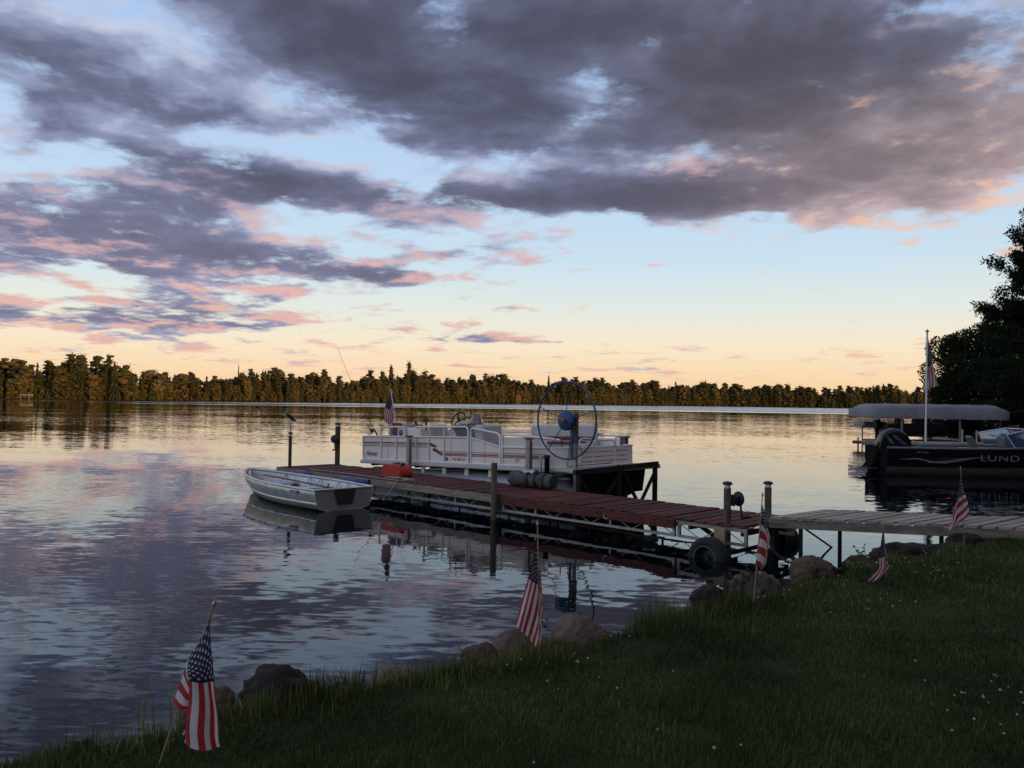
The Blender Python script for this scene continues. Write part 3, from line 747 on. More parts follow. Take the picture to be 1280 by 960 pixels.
# ------------------------------------------------------------------ aluminium rowing boat alongside the dock
def hull_sections(L, secs, ns=9, full=1.0):
    """secs: list of (x, half_beam, sheer_z, chine_half, chine_z, keel_z); returns rows of points around one section, port gunwale -> keel -> starboard gunwale"""
    rows = []
    for (x, hb, zs, hc, zc, zk) in secs:
        half = []
        for k in range(ns):
            t = k / (ns - 1)
            if t < .5: q = t / .5; y = hb + (hc - hb) * q ** 1.6; z = zs + (zc - zs) * q
            else: q = (t - .5) / .5; y = hc * (1 - q ** full); z = zc + (zk - zc) * q ** .8
            half.append((y, z))
        rows.append([(x, y, z) for y, z in half] + [(x, -y, z) for y, z in half[-2::-1]])
    return rows
# local x = towards the bow; transom at x = 0
RB = thing('rowing_boat', 'small bare aluminium rowing boat tied along the outer dock', 'boat', (-2.98, 14.86, 0), (0, 0, radians(133.5)))
secs = [(0, .60, .385, .52, .06, -.06), (.5, .635, .385, .55, .055, -.07), (1.1, .665, .39, .57, .05, -.08), (1.7, .66, .395, .54, .05, -.08), (2.3, .60, .405, .45, .06, -.08),
        (2.8, .50, .42, .33, .08, -.07), (3.2, .37, .44, .20, .11, -.05), (3.5, .22, .46, .09, .15, 0.0), (3.68, .08, .475, .03, .22, .08), (3.74, .012, .48, .006, .30, .20)]
rows = hull_sections(3.74, secs)
b = MB(); b.grid(rows); hull = b.build('hull', M_alu, RB)
sd = hull.modifiers.new('solid', 'SOLIDIFY'); sd.thickness = .012; sd.offset = 1
b = MB(); b.add(rows[0], [tuple(range(len(rows[0])))]); b.build('transom', mat('transom_aluminium', (0.36, .36, .36), .5, .5, var=.12), RB)
b = MB(); b.prism([(-.23, .383), (.23, .383), (.15, .11), (-.15, .11)], -.026, -.004, 'x'); b.build('motor_pad', mat('motor_pad_wood', (.02, .02, .022), .7), RB)
gun = [Vector((x, hb + .004, zs)) for (x, hb, zs, *_) in secs]
b = MB(); b.tube(gun, .022, 6); b.tube([Vector((p.x, -p.y, p.z)) for p in gun], .022, 6); b.tube([(0, -.6, .387), (0, .6, .387)], .02, 6); b.build('gunwale', M_alu, RB)
# spray rail along each side
for sg in (1, -1):
    rail = [Vector((x, sg * (hc + (hb - hc) * .30 + .018), zc + (zs - zc) * .26)) for (x, hb, zs, hc, zc, zk) in secs]
    MB().tube(rail, .020, 6).build('spray_rail', M_white, RB)
for x, w in ((.45, .30), (1.55, .26), (2.65, .26)):
    hb = float(np.interp(x, [s[0] for s in secs], [s[1] for s in secs]))
    MB().box((x, 0, .25), (w, 2 * hb - .10, .03), bev=.006).build('bench', M_alu, RB)
for x in (.9, 1.25, 1.9, 2.25, 2.95):                                            # inner ribs and riveted seams outside
    hb, zs, hc, zc = (float(np.interp(x, [s[0] for s in secs], [s[i] for s in secs])) for i in (1, 2, 3, 4))
    for sg in (1, -1): MB().tube([(x, sg * (hb - .02), zs - .02), (x, sg * (hc + (hb - hc) * .3 - .02), (zs + zc) / 2), (x, sg * (hc - .03), zc + .02)], .014, 5).build('rib', M_alu, RB)
b = MB()
for (x, hb, zs, hc, zc, zk) in secs[:8]:
    for k in range(6): b.box((x + k * .09, hb + .006 - .002 * k, zs - .045), (.010, .006, .010))
b.build('rivet_row', M_galv, RB)
MB().box((.62, .664, .32), (.26, .006, .048), Matrix.Rotation(radians(1.5), 4, 'Z')).build('name_plate', M_black, RB)
b = MB()
for k in range(7): b.box((.53 + k * .03, .669, .32 + (.003 if k % 2 else -.002)), (.017, .003, .018), Matrix.Rotation(radians(1.5), 4, 'Z'))
b.build('name_lettering', M_white, RB)
ob = MB(); ob.tube([(.75, -.25, .30), (2.3, .1, .42)], .018, 6); ob.box((2.5, .15, .43), (.4, .14, .02), Matrix.Rotation(radians(13), 4, 'Z') @ Matrix.Rotation(radians(-4), 4, 'Y'), bev=.008)
o = ob.build('oar', mat('varnished_oar', (.22, .13, .06), .5, var=.2), None); tag(o, 'wooden oar lying across the benches of the rowing boat', 'oar'); o.matrix_world = RB.matrix_basis.copy()
ob = MB(); ob.tube([(.35, .12, .28), (.75, -.12, .30)], .02, 6); ob.tube([(.5, .1, .27), (.62, -.05, .42)], .014, 6); o = ob.build('oar_lock_frame', M_dark, RB)

# ------------------------------------------------------------------ text helper: flat raised lettering
def text_mesh(txt, size, shear=0.0, depth=.002, sx=1.0, spacing=1.0):
    cu = bpy.data.curves.new('txt', 'FONT'); cu.body = txt; cu.size = size; cu.shear = shear; cu.extrude = depth; cu.space_character = spacing; cu.align_x = 'CENTER'; cu.align_y = 'CENTER'; cu.resolution_u = 3
    ob = bpy.data.objects.new('txt', cu); COL.objects.link(ob); bpy.context.view_layer.update()
    me = bpy.data.meshes.new_from_object(ob.evaluated_get(bpy.context.evaluated_depsgraph_get()))
    bpy.data.objects.remove(ob); me.transform(Matrix.Diagonal((sx, 1, 1, 1))); return me
def place_text(name, txt, size, m, parent, loc, facing, **kw):
    """facing: rotation about z of the reading plane (0 = read from -y)"""
    me = text_mesh(txt, size, **kw); o = link(name, me, m, parent)
    o.rotation_euler = (radians(90), 0, facing); o.location = loc; return o

# ------------------------------------------------------------------ pontoon boat, bow towards the right, stern raised less than the bow
M_panel = mat('cream_fence_panel', (0.84, 0.74, 0.69), 0.42, var=0.05, scale=2)
M_skirt = mat('deck_skirt_aluminium', (0.60, 0.60, 0.60), .4, .5, var=.08)
M_rail = mat('white_rail_tube', (0.84, 0.82, 0.79), .35, .1, var=.05)
M_maroon = mat('maroon_trim', (0.20, 0.028, 0.035), .5, var=.1)
M_pinkstripe = mat('dusty_red_stripe', (0.33, 0.14, 0.14), .5, var=.08)
M_vinyl = mat('grey_vinyl', (0.52, 0.49, 0.47), .5, var=.06)
M_vinyld = mat('charcoal_vinyl', (0.13, 0.13, 0.135), .55, var=.08)
M_tube = mat('pontoon_aluminium', (0.42, 0.43, 0.45), .5, .4, var=.08)
# boat frame: local x = aft, -y = across to the far side, origin = near bow corner of the deck at skirt bottom
BO = Vector((3.06, 10.72, 0)) + 5.0 * Vector((-.711, .703, 0)) + 1.84 * Vector((.703, .711, 0))
PB = thing('pontoon_boat', 'cream pontoon boat with red stripes and white rails hoisted beside the dock', 'boat', (BO.x, BO.y, .655), (0, radians(1.9), radians(135.3)))
BL, BW = 6.15, 2.45
b = MB(); b.box((BL / 2 - .33, -BW / 2, .05), (BL + .78, BW + .06, .085), bev=.015); b.build('deck', M_skirt, PB)
for (x, yy) in [(i * .72 + .35, -.09) for i in range(8)]:
    MB().box((x, yy, -.075), (.10, .05, .15), bev=.005).build('bracket', M_white, PB)
for y in (-.28, -BW + .28):
    b = MB(); Rm = Matrix.Translation((0, y, -.36)) @ Matrix.Rotation(PI / 2, 4, 'Y')
    b.lathe([(.02, -.36), (.10, -.30), (.19, -.14), (.25, .08), (.285, .40), (.285, BL - .15), (.25, BL - .12), (.02, BL - .10)], 24, Rm); b.build('pontoon_tube', M_tube, PB)
b = MB()
for x in np.arange(.4, BL, .55): b.box((x, -BW / 2, -.02), (.06, BW - .2, .05))
b.build('cross_member', M_dark, PB)
FZ0, FZ1, FZ2 = .11, .655, .875          # panel foot, middle rail, top rail
def panel(x0, x1, y=-.03, z1=FZ1):
    b = MB(); b.box(((x0 + x1) / 2, y - .012, (FZ0 + z1) / 2), (x1 - x0, .010, z1 - FZ0)); return b.build('side_panel', M_panel, PB)
# near side: stern box, rail panels, sloping gate panel, bow panel
segs = [(BL - 1.28, BL - .02), (BL - 2.45, BL - 1.32), (BL - 3.78, BL - 2.49), (.17 + .02, 1.40)]
for x0, x1 in segs: panel(x0, x1)
# sloping gate panel
b = MB(); gx0, gx1 = 1.44, BL - 3.82
b.add([(gx1, -.042, FZ0), (gx0, -.042, FZ0), (gx0, -.042, .47), (gx1, -.042, .655)], [(0, 1, 2, 3)]); b.add([(gx1, -.032, FZ0), (gx0, -.032, FZ0), (gx0, -.032, .47), (gx1, -.032, .655)], [(0, 1, 2, 3)])
b.build('gate_panel', M_panel, PB)
def rail(pts, r=.020, name='rail', rad=.10): return MB().tube(fillet(pts, rad), r, 7).build(name, M_rail, PB)
Y0 = -.022
rail([(BL, Y0, FZ1), (BL - 3.78, Y0, FZ1)], .018)                                  # middle rail
rail([(BL, Y0, FZ0), (.15, Y0, FZ0)], .018)                                        # foot rail
rail([(BL - .72, Y0, FZ0), (BL - .72, Y0, FZ2), (BL - 1.62, Y0, FZ2)], .022)       # stern hoop
rail([(BL - 2.02, Y0, FZ2), (BL - 3.76, Y0, FZ2), (BL - 3.76, Y0, FZ0)], .022)     # long hoop
rail([(gx1 - .02, Y0, FZ0), (gx1 - .02, Y0, FZ2 - .02), (gx0, Y0, FZ2 - .14), (gx0, Y0, FZ0)], .022)
rail([(gx1 - .02, Y0, .655), (gx0, Y0, .47)], .018)
rail([(1.38, Y0, FZ0), (1.38, Y0, .73), (.20, Y0, .66), (-.08, -.12, .62)], .022)
rail([(1.38, Y0, .47), (.17, Y0, .47)], .018)
for x in (BL, BL - 1.30, BL - 2.02, BL - 2.47, BL - 2.98): rail([(x, Y0, FZ0), (x, Y0, FZ1 if x > BL - 2 else FZ2 if x == BL - 2.98 else FZ1)], .018, 'rail_post')
# rounded bow corner and bow fence with its gate
arc = [(.17 - .45 * sin(a), -.48 + .45 * cos(a)) for a in np.linspace(0, PI / 2, 9)]
b = MB(); b.grid([[(x, y, FZ0) for x, y in arc], [(x, y, .47) for x, y in arc]]); b.build('bow_corner_panel', M_panel, PB)
arc2 = [(.17 - .45 * sin(a), -BW + .48 - .45 * cos(a)) for a in np.linspace(0, PI / 2, 9)]
b = MB(); b.grid([[(x, y, FZ0) for x, y in arc2], [(x, y, .47) for x, y in arc2]]); b.build('bow_corner_panel', M_panel, PB)
for y0, y1 in ((-.48, -.82), (-.86, -1.52), (-1.56, -BW + .48)):
    for k, (z0, z1) in enumerate(((FZ0, .275), (.285, .47))): MB().box((-.28, (y0 + y1) / 2, (z0 + z1) / 2), (.012 + .004 * k, abs(y1 - y0), z1 - z0)).build('bow_panel', M_panel, PB)
for z in (FZ0, .47): b = MB(); b.tube([(x, y, z) for x, y in arc] + [(-.28, -BW + .48, z)] + [(x, y, z) for x, y in arc2[::-1]], .018, 6); b.build('bow_rail', M_rail, PB)
rail([(-.28, -.45, FZ0), (-.28, -.45, .64), (-.28, -.84, .64), (-.28, -.84, FZ0)], .018, 'bow_hoop'); rail([(-.28, -1.54, FZ0), (-.28, -1.54, .66), (-.28, -BW + .42, .66), (.15, -BW + .03, .66), (1.4, -BW + .03, .66)], .02, 'bow_hoop')
rail([(-.28, -.86, .22), (-.28, -.86, .60), (-.28, -1.52, .60), (-.28, -1.52, .22)], .018, 'gate_frame')
# far side and stern fence
b = MB(); b.box((BL / 2 + .09, -BW + .03, (FZ0 + .60) / 2), (BL - .18, .012, .60 - FZ0)); b.build('side_panel', M_panel, PB)
b = MB(); b.box((BL - .01, -BW / 2, (FZ0 + FZ1) / 2), (.012, BW - .08, FZ1 - FZ0)); b.build('stern_panel', M_panel, PB)
rail([(.7, -BW + .03, .70), (BL - .8, -BW + .03, FZ2 - .12), (BL - .8, -BW + .03, FZ0)], .02); rail([(BL, Y0, FZ1), (BL, -BW + .03, FZ1)], .018)
# stripes on the near panels
def stripe(x0, x1, z, h, m, name='stripe', y=-.030):
    MB().box(((x0 + x1) / 2, y, z), (x1 - x0, .003, h)).build(name, m, PB)
stripe(BL - 2.44, BL - .03, .515, .022, M_maroon); stripe(BL - 2.44, BL - .03, .43, .012, M_pinkstripe); stripe(BL - 2.44, BL - .03, .475, .045, mat('pale_rose_band', (.50, .40, .39), .45, var=.05))
stripe(.19, BL - 2.86, .30, .034, M_pinkstripe); stripe(.19, BL - 2.86, .265, .014, M_maroon); stripe(.19, BL - 2.86, .345, .012, M_pinkstripe)
b = MB()                                                                           # the two swooping brush marks between the stripes
for (xa, za, xb, zb) in ((BL - 2.42, .52, BL - 2.68, .43), (BL - 2.58, .40, BL - 2.86, .275)):
    b.add([(xa, -.0285, za), (xa - .10, -.0285, za + .012), (xb - .05, -.0285, zb + .035), (xb, -.0285, zb - .01), (xa - .10, -.0285, za - .065), (xa - .03, -.0285, za - .055)], [(0, 1, 2, 3, 4, 5)])
b.build('swoosh', M_maroon, PB)
place_text('lettering', 'Horizon', .155, M_maroon, PB, (BL - .34, -.024, .245), PI, shear=.25, sx=.8)
place_text('lettering', 'MN 4871 LX', .085, M_pinkstripe, PB, (BL - 3.46, -.024, .19), PI, sx=.9)
MB().box((BL - 3.06, -.024, .19), (.085, .003, .075)).build('registration_sticker', mat('teal_sticker', (.02, .20, .19), .5), PB)
place_text('lettering', 'ST', .10, M_pinkstripe, PB, (.98, -.024, .20), PI, shear=.3)
# furniture: bow lounges, helm console with wheel, helm seat, stern box
def seat(x0, x1, y0, y1, z0, z1, m, name='seat', bev=.04): return MB().box(((x0 + x1) / 2, (y0 + y1) / 2, (z0 + z1) / 2), (x1 - x0, abs(y1 - y0), z1 - z0), bev=bev).build(name, m, PB)
seat(.75, 2.25, -.08, -.62, .10, .46, M_vinyl, 'lounge'); seat(2.0, 2.28, -.08, -.66, .44, .92, M_vinyl, 'lounge_back')
seat(.75, 2.7, -BW + .08, -BW + .62, .10, .50, M_vinyl, 'lounge'); seat(.8, 2.7, -BW + .06, -BW + .22, .46, .90, M_vinyl, 'lounge_back'); seat(.8, 2.7, -BW + .225, -BW + .24, .56, .64, M_maroon, 'trim')
seat(1.15, 1.55, -.20, -.70, .46, .56, M_vinyld, 'cushion'); seat(1.0, 1.9, -BW + .24, -BW + .66, .50, .53, M_maroon, 'cushion')
c = MB(); c.prism([(2.35, .10), (3.05, .10), (3.05, .78), (2.9, .92), (2.42, .90)], -.06, -.75, 'y'); con = c.build('console', M_vinyl, PB)
c = MB(); c.prism([(2.33, .40), (2.33, .90), (2.45, .925), (2.95, .925), (2.70, .55)], -.052, -.058, 'y'); c.build('console_cover', M_vinyld, con)
wc = Vector((3.14, -.42, 1.02)); b = MB()
ax = Matrix.Translation(wc) @ Matrix.Rotation(radians(62), 4, 'Y'); b.tube([ax @ Vector((.185 * cos(a), .185 * sin(a), 0)) for a in np.linspace(0, 2 * PI, 28, endpoint=False)], .016, 6, closed=True)
for a in (0.5, 2.6, 4.7): b.tube([ax @ Vector((0, 0, 0)), ax @ Vector((.18 * cos(a), .18 * sin(a), 0))], .014, 5)
b.tube([wc, wc + Vector((-.2, 0, -.16))], .03, 6); b.build('steering_wheel', M_black, con)
ws = MB(); ws.grid([[(2.62 - .12 * k / 4 + .02, -.40 + .26 * cos(a) * (1 - (k / 5) ** 3), .90 + .26 * (k / 4) * max(0, sin(a)) ** .5) for a in np.linspace(.05, PI - .05, 12)] for k in range(5)])
ws.build('windscreen', mat('smoked_acrylic', (.46, .46, .50), .15, var=.05), con)
MB().box((2.72, -.42, .955), (.30, .50, .10), bev=.04).build('dash_cowl', M_vinyl, con)
s_ = seat(3.35, 3.78, -.12, -.62, .36, .50, M_vinyl, 'helm_seat'); seat(3.70, 3.82, -.12, -.62, .48, .92, M_vinyl, 'helm_seat_back'); MB().tube([(3.55, -.37, .1), (3.55, -.37, .38)], .05, 8).build('seat_pedestal', M_dark, PB); seat(3.42, 3.62, -.10, -.4, .50, .56, M_maroon, 'cushion')
seat(4.05, 4.55, -.10, -.50, .10, .84, M_panel, 'live_well', .02); seat(4.58, 4.86, -.06, -.5, .12, .86, M_panel, 'stern_cabinet', .02)
b = MB(); b.lathe([(.012, 0), (.075, .004), (.075, .012), (.012, .016)], 18, Matrix.Translation((4.72, -.058, .74)) @ Matrix.Rotation(-PI / 2, 4, 'X')); b.build('speaker', mat('blue_grey_speaker', (.10, .13, .22), .5), PB)
for x in (4.2, 4.33): MB().lathe([(.012, 0), (.018, .05), (.022, .07), (.005, .09)], 8, Matrix.Translation((x, -.25, .84))).build('knob', M_black, PB)
MB().bar((4.30, -.2, .84), (4.36, -.2, .99), .05, .03).build('throttle_lever', M_black, PB); MB().tube([(3.98, -.2, .8), (3.98, -.2, 1.02)], .02, 6).build('rod_holder', M_dark, PB); MB().box((3.98, -.2, 1.03), (.10, .08, .05), bev=.01).build('rod_holder_cup', M_dark, PB)
seat(BL - 1.30, BL - .62, -.30, -.9, .12, .93, mat('grey_outboard_cover', (.30, .30, .31), .5), 'stern_seat', .06)
seat(BL - 1.15, BL - .80, -.27, -.33, .50, .97, M_maroon, 'life_cushion', .05)
# white glazed windscreen half dome seen above the rails is built with the console; small light mast at the bow
MB().tube([(-.1, -.15, .5), (-.1, -.15, .62)], .012, 6).build('bow_light_stem', M_dark, PB)

MB().box((-.42, -BW / 2, -.23), (.03, BW - .30, .46), Matrix.Rotation(radians(-10), 4, 'Y'), bev=.01).build('bow_shade_plate', M_black, PB)  # added black plate standing in for the shade under the bow deck and tube noses
for k_ in range(3): MB().tube([(-.285, -.5 - .02 * k_, .20 + .09 * k_), (-.285, -BW + .5, .20 + .09 * k_)], .007, 5).build('panel_rib', M_dark, PB)
b = MB()                                                                           # vertical seams of the fence skin
for x in (BL - .98, BL - 1.9, BL - 3.2, 1.9, .7): b.box((x, -.0295, .36), (.006, .003, .46))
b.build('panel_seam', M_pinkstripe, PB)
seat(2.95, 3.3, -1.5, -1.9, .12, .52, M_redplastic, 'storage_cooler', .04); seat(4.2, 4.7, -1.9, -2.3, .12, .70, M_vinyld, 'rear_bench', .06); seat(5.0, 5.5, -1.6, -2.2, .12, .78, M_vinyl, 'rear_bench', .06)
MB().tube([(1.0 + .14 * cos(a) * (1 + .1 * sin(3 * a)), -.35 + .14 * sin(a), .49 + .012 * (a // 6.28)) for a in np.linspace(0, 18.8, 60)], .014, 5).build('rope_coil', M_rope, PB)
# things carried on the boat
Mpb = Matrix.Translation(PB.location) @ PB.rotation_euler.to_matrix().to_4x4()
def on_boat(p): return Mpb @ Vector(p)
def world_tube(name, pts, r, m, label, cat, n=6):
    o = MB().tube(pts, r, n).build(name, m); tag(o, label, cat); return o
rod = MB(); a0, a1 = on_boat((BL - .42, -.2, .60)), Vector((-3.62, 20.1, 1.72)); tip = Vector((-4.4, 20.7, 3.25))
FR = thing('fishing_rod', 'fishing rod leaning out over the pontoon boat stern', 'fishing rod', a0)
rod.tube([Vector((0, 0, 0)), (a1 - a0) * .5, a1 - a0, tip - a0], [.010, .008, .005, .0035], 6); rod.build('blank', M_dark, FR)
MB().tube([Vector((0, 0, -.02)), (a1 - a0) * .33], .020, 8).build('grip', M_black, FR)
g = (a1 - a0) * .30; MB().lathe([(.012, -.05), (.045, -.04), (.045, .04), (.012, .05)], 10, Matrix.Translation(g + Vector((-.06, -.04, -.02))) @ Matrix.Rotation(1.2, 4, 'X')).build('reel', M_black, FR)

# ------------------------------------------------------------------ boat lift with the blue wheel (same local frame as the dock)
LF = thing('boat_lift', 'boat lift frame with a large blue spoked winch wheel beside the dock', 'boat lift', (3.06, 10.72, 0), radians(135.3))
def dl(s, t_, z): return (s, -t_, z)
M_liftpost = mat('brown_guide_post', (.20, .135, .11), .7, var=.2)
for (s, t_, z) in ((5.49, 1.68, 1.27), (9.17, 1.68, 1.17)):
    b = MB(); b.box(dl(s, t_, (z - 1) / 2), (.11, .075, z + 1), bev=.008); g = b.build('guide_post', M_galv, LF); MB().box(dl(s, t_, z + .02), (.17, .12, .03), bev=.006).build('post_cap', M_liftpost, g)
    MB().box(dl(s - .058, t_, z / 2 + .1), (.014, .078, z - .3), bev=.004).build('wear_strip', M_liftpost, g)
for (s, t_, z) in ((5.2, 4.30, 1.26), (9.2, 4.30, 1.2)):
    b = MB(); b.box(dl(s, t_, (z - 1) / 2), (.15, .11, z + 1), bev=.008); g = b.build('guide_post', M_liftpost, LF); MB().box(dl(s, t_, z + .02), (.21, .16, .035), bev=.006).build('post_cap', M_dark, g)
MB().bar(dl(4.30, 1.62, .73), dl(4.30, 4.22, .78), .07, .09).build('front_beam', M_dark, LF)
MB().bar(dl(9.6, 1.62, .22), dl(9.6, 4.30, .22), .07, .09).build('rear_beam', M_dark, LF)
for t_ in (1.68, 4.42): MB().bar(dl(4.30, t_ if t_ < 2 else 4.16, -.05), dl(9.6, t_, -.05), .07, .09).build('side_beam', M_dark, LF)
for t_ in (1.75, 2.95, 4.14): MB().bar(dl(4.30, t_, .74), dl(4.30, t_, -1.1), .075, .075).build('leg', M_dark, LF)
for (a, e) in ((dl(4.30, 4.14, .62), dl(4.30, 3.55, -.1)), (dl(4.30, 2.95, .60), dl(4.30, 2.35, .02)), (dl(4.30, 1.8, .60), dl(4.30, 2.3, .02)), (dl(4.30, 3.1, .65), dl(4.30, 3.6, .0))): MB().bar(a, e, .05, .05).build('brace', M_dark, LF)
b = MB(); b.box(dl(4.42, 1.80, .90), (.06, .06, 1.78), bev=.006); wp = b.build('winch_post', M_galv, LF); MB().box(dl(4.42, 1.80, 1.52), (.07, .07, .56), bev=.006).build('post_sleeve', M_liftpost, wp)
WC = Vector(dl(4.47, 1.58, 1.665)); WR = .70
b = MB(); b.tube([WC + Vector((WR * cos(a), 0, WR * sin(a))) for a in np.linspace(0, 2 * PI, 64, endpoint=False)], .017, 8, closed=True); wh = b.build('wheel_rim', M_bluepaint, LF)
for k in range(5):
    a = PI / 2 + k * 2 * PI / 5 + .03; MB().tube([WC + Vector((.10 * cos(a), 0, .10 * sin(a))), WC + Vector((WR * cos(a), 0, WR * sin(a)))], .008, 6).build('spoke', M_bluepaint, wh)
Rh = Matrix.Translation(WC) @ R90
b = MB(); b.lathe([(.02, -.05), (.16, -.045), (.185, -.02), (.185, .03), (.14, .05), (.05, .06), (.045, .075), (.02, .075)], 24, Rh); hb_ = b.build('hub_drum', M_bluepaint, wh)
MB().lathe([(.01, .074), (.042, .076), (.042, .09), (.01, .095)], 12, Rh @ Matrix.Rotation(PI, 4, 'X')).build('hub_cap', mat('rusty_hub', (.25, .11, .05), .6), hb_)
MB().box(dl(4.45, 1.70, 1.665), (.10, .16, .16), bev=.01).build('winch_housing', M_bluepaint, wp); MB().bar(dl(4.45, 1.72, 1.55), dl(4.45, 1.72, .95), .05, .03).build('brake_arm', M_bluepaint, wp)
MB().tube([dl(4.5, 1.78, 1.6), dl(4.7, 1.9, .8), dl(4.44, 2.9, .84)], .008, 5).build('cable', M_dark, LF)
MB().tube([dl(4.30, 2.92, .83), dl(4.30, 2.96, .60), dl(4.40, 3.0, .50), dl(4.41, 2.9, .62)], .012, 6).build('blue_line', M_bluepaint, LF)
MB().box(dl(4.62, 1.62, .66), (.22, .16, .12), bev=.02).build('pulley_box', M_dark, LF)
MB().bar(dl(4.85, 1.60, .62), dl(4.40, 1.56, .60), .14, .02).build('step_plate', M_galv, LF)
MB().lathe([(.05, .4), (.05, .95), (.06, .95), (.06, 1.0)], 10, Matrix.Translation(dl(5.05, 1.72, 0))).build('bumper_post', M_dark, LF)
MB().lathe([(.03, .4), (.03, .98)], 8, Matrix.Translation(dl(5.22, 1.72, 0))).build('bumper_post', M_galv, LF)

# ------------------------------------------------------------------ things lying on the dock (dock frame -> world)
Mdk = Matrix.Translation(DK.location) @ DK.rotation_euler.to_matrix().to_4x4()
def on_dock(s, t_, z=DZ): return Mdk @ Vector((s, -t_, z))
p = on_dock(8.25, .66); FT = thing('fuel_tank', 'red plastic fuel tank standing on the dock planks', 'fuel tank', p, radians(135.3 + 6))
prof = [(-.28, 0), (.28, 0), (.30, .05), (.29, .16), (.22, .235), (-.16, .255), (-.27, .20), (-.30, .06)]
b = MB(); 
for i, (w, z0) in enumerate(((.175, 0),)): 
    b.grid([[(x * k, y, z_ * (.97 if abs(y) > .15 else 1) + (.006 if abs(y) > .15 else 0)) for x, z_ in prof] for y, k in ((-.185, .90), (-.165, .97), (-.10, 1.0), (0, 1.01), (.10, 1.0), (.165, .97), (.185, .90))], wrap=True)
    b.add([(x * .9, -.185, z_ * .97 + .006) for x, z_ in prof], [tuple(range(8))]); b.add([(x * .9, .185, z_ * .97 + .006) for x, z_ in prof], [tuple(range(7, -1, -1))])
b.build('tank_body', M_redplastic, FT)
MB().tube(fillet([(-.12, 0, .245), (-.10, 0, .285), (.10, 0, .27), (.13, 0, .235)], .03), .016, 6).build('handle', M_redplastic, FT)
MB().lathe([(.04, .25), (.045, .26), (.045, .29), (.035, .30), (.01, .30)], 12, Matrix.Translation((-.20, .03, -.01))).build('filler_cap', M_black, FT); MB().box((.02, -.03, .262), (.09, .05, .04), bev=.01).build('fuel_fitting', M_black, FT)
# rolled canvas cover at the back edge
p = on_dock(5.0, 1.28); RT = thing('rolled_cover', 'rolled grey canvas cover with straps lying on the dock under the wheel', 'rolled cover', p, radians(135.3 + 3)); RT.scale = (.8, .85, .85)
g = random.Random(4); P_ = []
for i in range(25):
    x = -.62 + 1.24 * i / 24; P_.append([(x, (.165 + .012 * sin(3 * a + i * .9) + g.uniform(-.006, .006) - (.02 if i in (8, 14) else 0)) * cos(a), .165 + (.150 + .012 * cos(2 * a + i * .7) - (.02 if i in (8, 14) else 0)) * sin(a)) for a in np.linspace(0, 2 * PI, 20, endpoint=False)])
b = MB(); b.grid(P_, wrap=True); b.build('canvas', mat('grey_canvas', (.13, .12, .12), .85, var=.25, scale=9, bump=.4), RT)
for sg in (-1, 1):
    b = MB(); b.tube([(sg * .615, (.15 - .0035 * k) * cos(k * .55), .165 + (.14 - .0033 * k) * sin(k * .55)) for k in range(42)], .016, 5); b.build('rolled_end', mat('dark_canvas', (.07, .065, .065), .9), RT)
for x in (-.18, .05, -.42):
    b = MB(); b.tube([(x + .02 * sin(a), .178 * cos(a), .165 + .165 * sin(a)) for a in np.linspace(0, 2 * PI, 20, endpoint=False)], .016, 5, closed=True); b.build('strap', M_dark, RT)
b = MB(); b.grid([[(x, .10 * cos(a), .33 + .05 * sin(a) + .02 * sin(x * 30)) for a in np.linspace(0, PI, 6)] for x in np.linspace(-.1, .25, 6)]); b.build('loose_flap', M_vinyl, RT)
# mooring rope: coil on the planks, over the edge to the rowing boat
g = random.Random(9); pts = []
c0 = on_dock(7.75, .30, DZ + .012)
for k in range(46):
    a = k * .8; r_ = .16 + .05 * sin(k * 1.7); q = on_dock(7.65 + .34 * sin(k * .37) + r_ * cos(a) * .6, .30 + r_ * sin(a) * .5, DZ + .014 + .008 * (k % 3)); pts.append(q)
sag = []; e0 = on_dock(7.35, -.03, DZ + .02); e1 = RB.matrix_basis @ Vector((.05, -.58, .36))
for k in range(13):
    f = k / 12; q = e0.lerp(e1, f); q.z -= .24 * sin(PI * f); sag.append(q)
o = MB().tube(pts + sag, .011, 5).build('mooring_rope', M_rope); tag(o, 'pale mooring rope coiled on the dock and drooping to the rowing boat', 'rope')
tl = [on_dock(s, .12 + .05 * sin(s * 2.2), DZ + .012) for s in np.linspace(7.3, 10.6, 24)]
o = MB().tube(tl, .010, 5).build('dock_line', M_rope); tag(o, 'thin pale line lying along the outer dock edge', 'rope')
# ------------------------------------------------------------------ black motor boat, right; local x = towards the bow, -y = our side
M_blackhull = mat('black_gelcoat', (0.010, 0.010, 0.012), .35, var=.1, spec=.35)
M_greyhull = mat('bare_grey_hull', (0.10, 0.09, 0.082), .75, .0, spec=.1, var=.12, scale=3)
M_silver = mat('silver_decal', (0.34, 0.34, 0.35), .4, .3, var=.08)
M_tint = bpy.data.materials.new('tinted_windshield'); M_tint.use_nodes = True
_b = M_tint.node_tree.nodes['Principled BSDF']; _b.inputs['Base Color'].default_value = (.10, .16, .26, 1); _b.inputs['Roughness'].default_value = .05; _b.inputs['Transmission Weight'].default_value = .55
MBT = thing('motor_boat', 'black fishing boat with grey bottom, outboard and tinted windshield at the right edge', 'boat', (11.05, 25.0, 0), (0, 0, radians(-6.5)))
secs = [(0, 1.06, .80, 1.00, .27, -.20), (1.0, 1.10, .80, 1.02, .27, -.22), (2.2, 1.13, .81, 1.03, .27, -.24), (3.3, 1.12, .83, .98, .28, -.25), (4.1, 1.02, .87, .82, .31, -.22), (4.8, .80, .93, .55, .37, -.12), (5.3, .48, .99, .26, .48, .05), (5.62, .12, 1.04, .05, .62, .40)]
rows = hull_sections(5.6, secs, 9, 2.2)
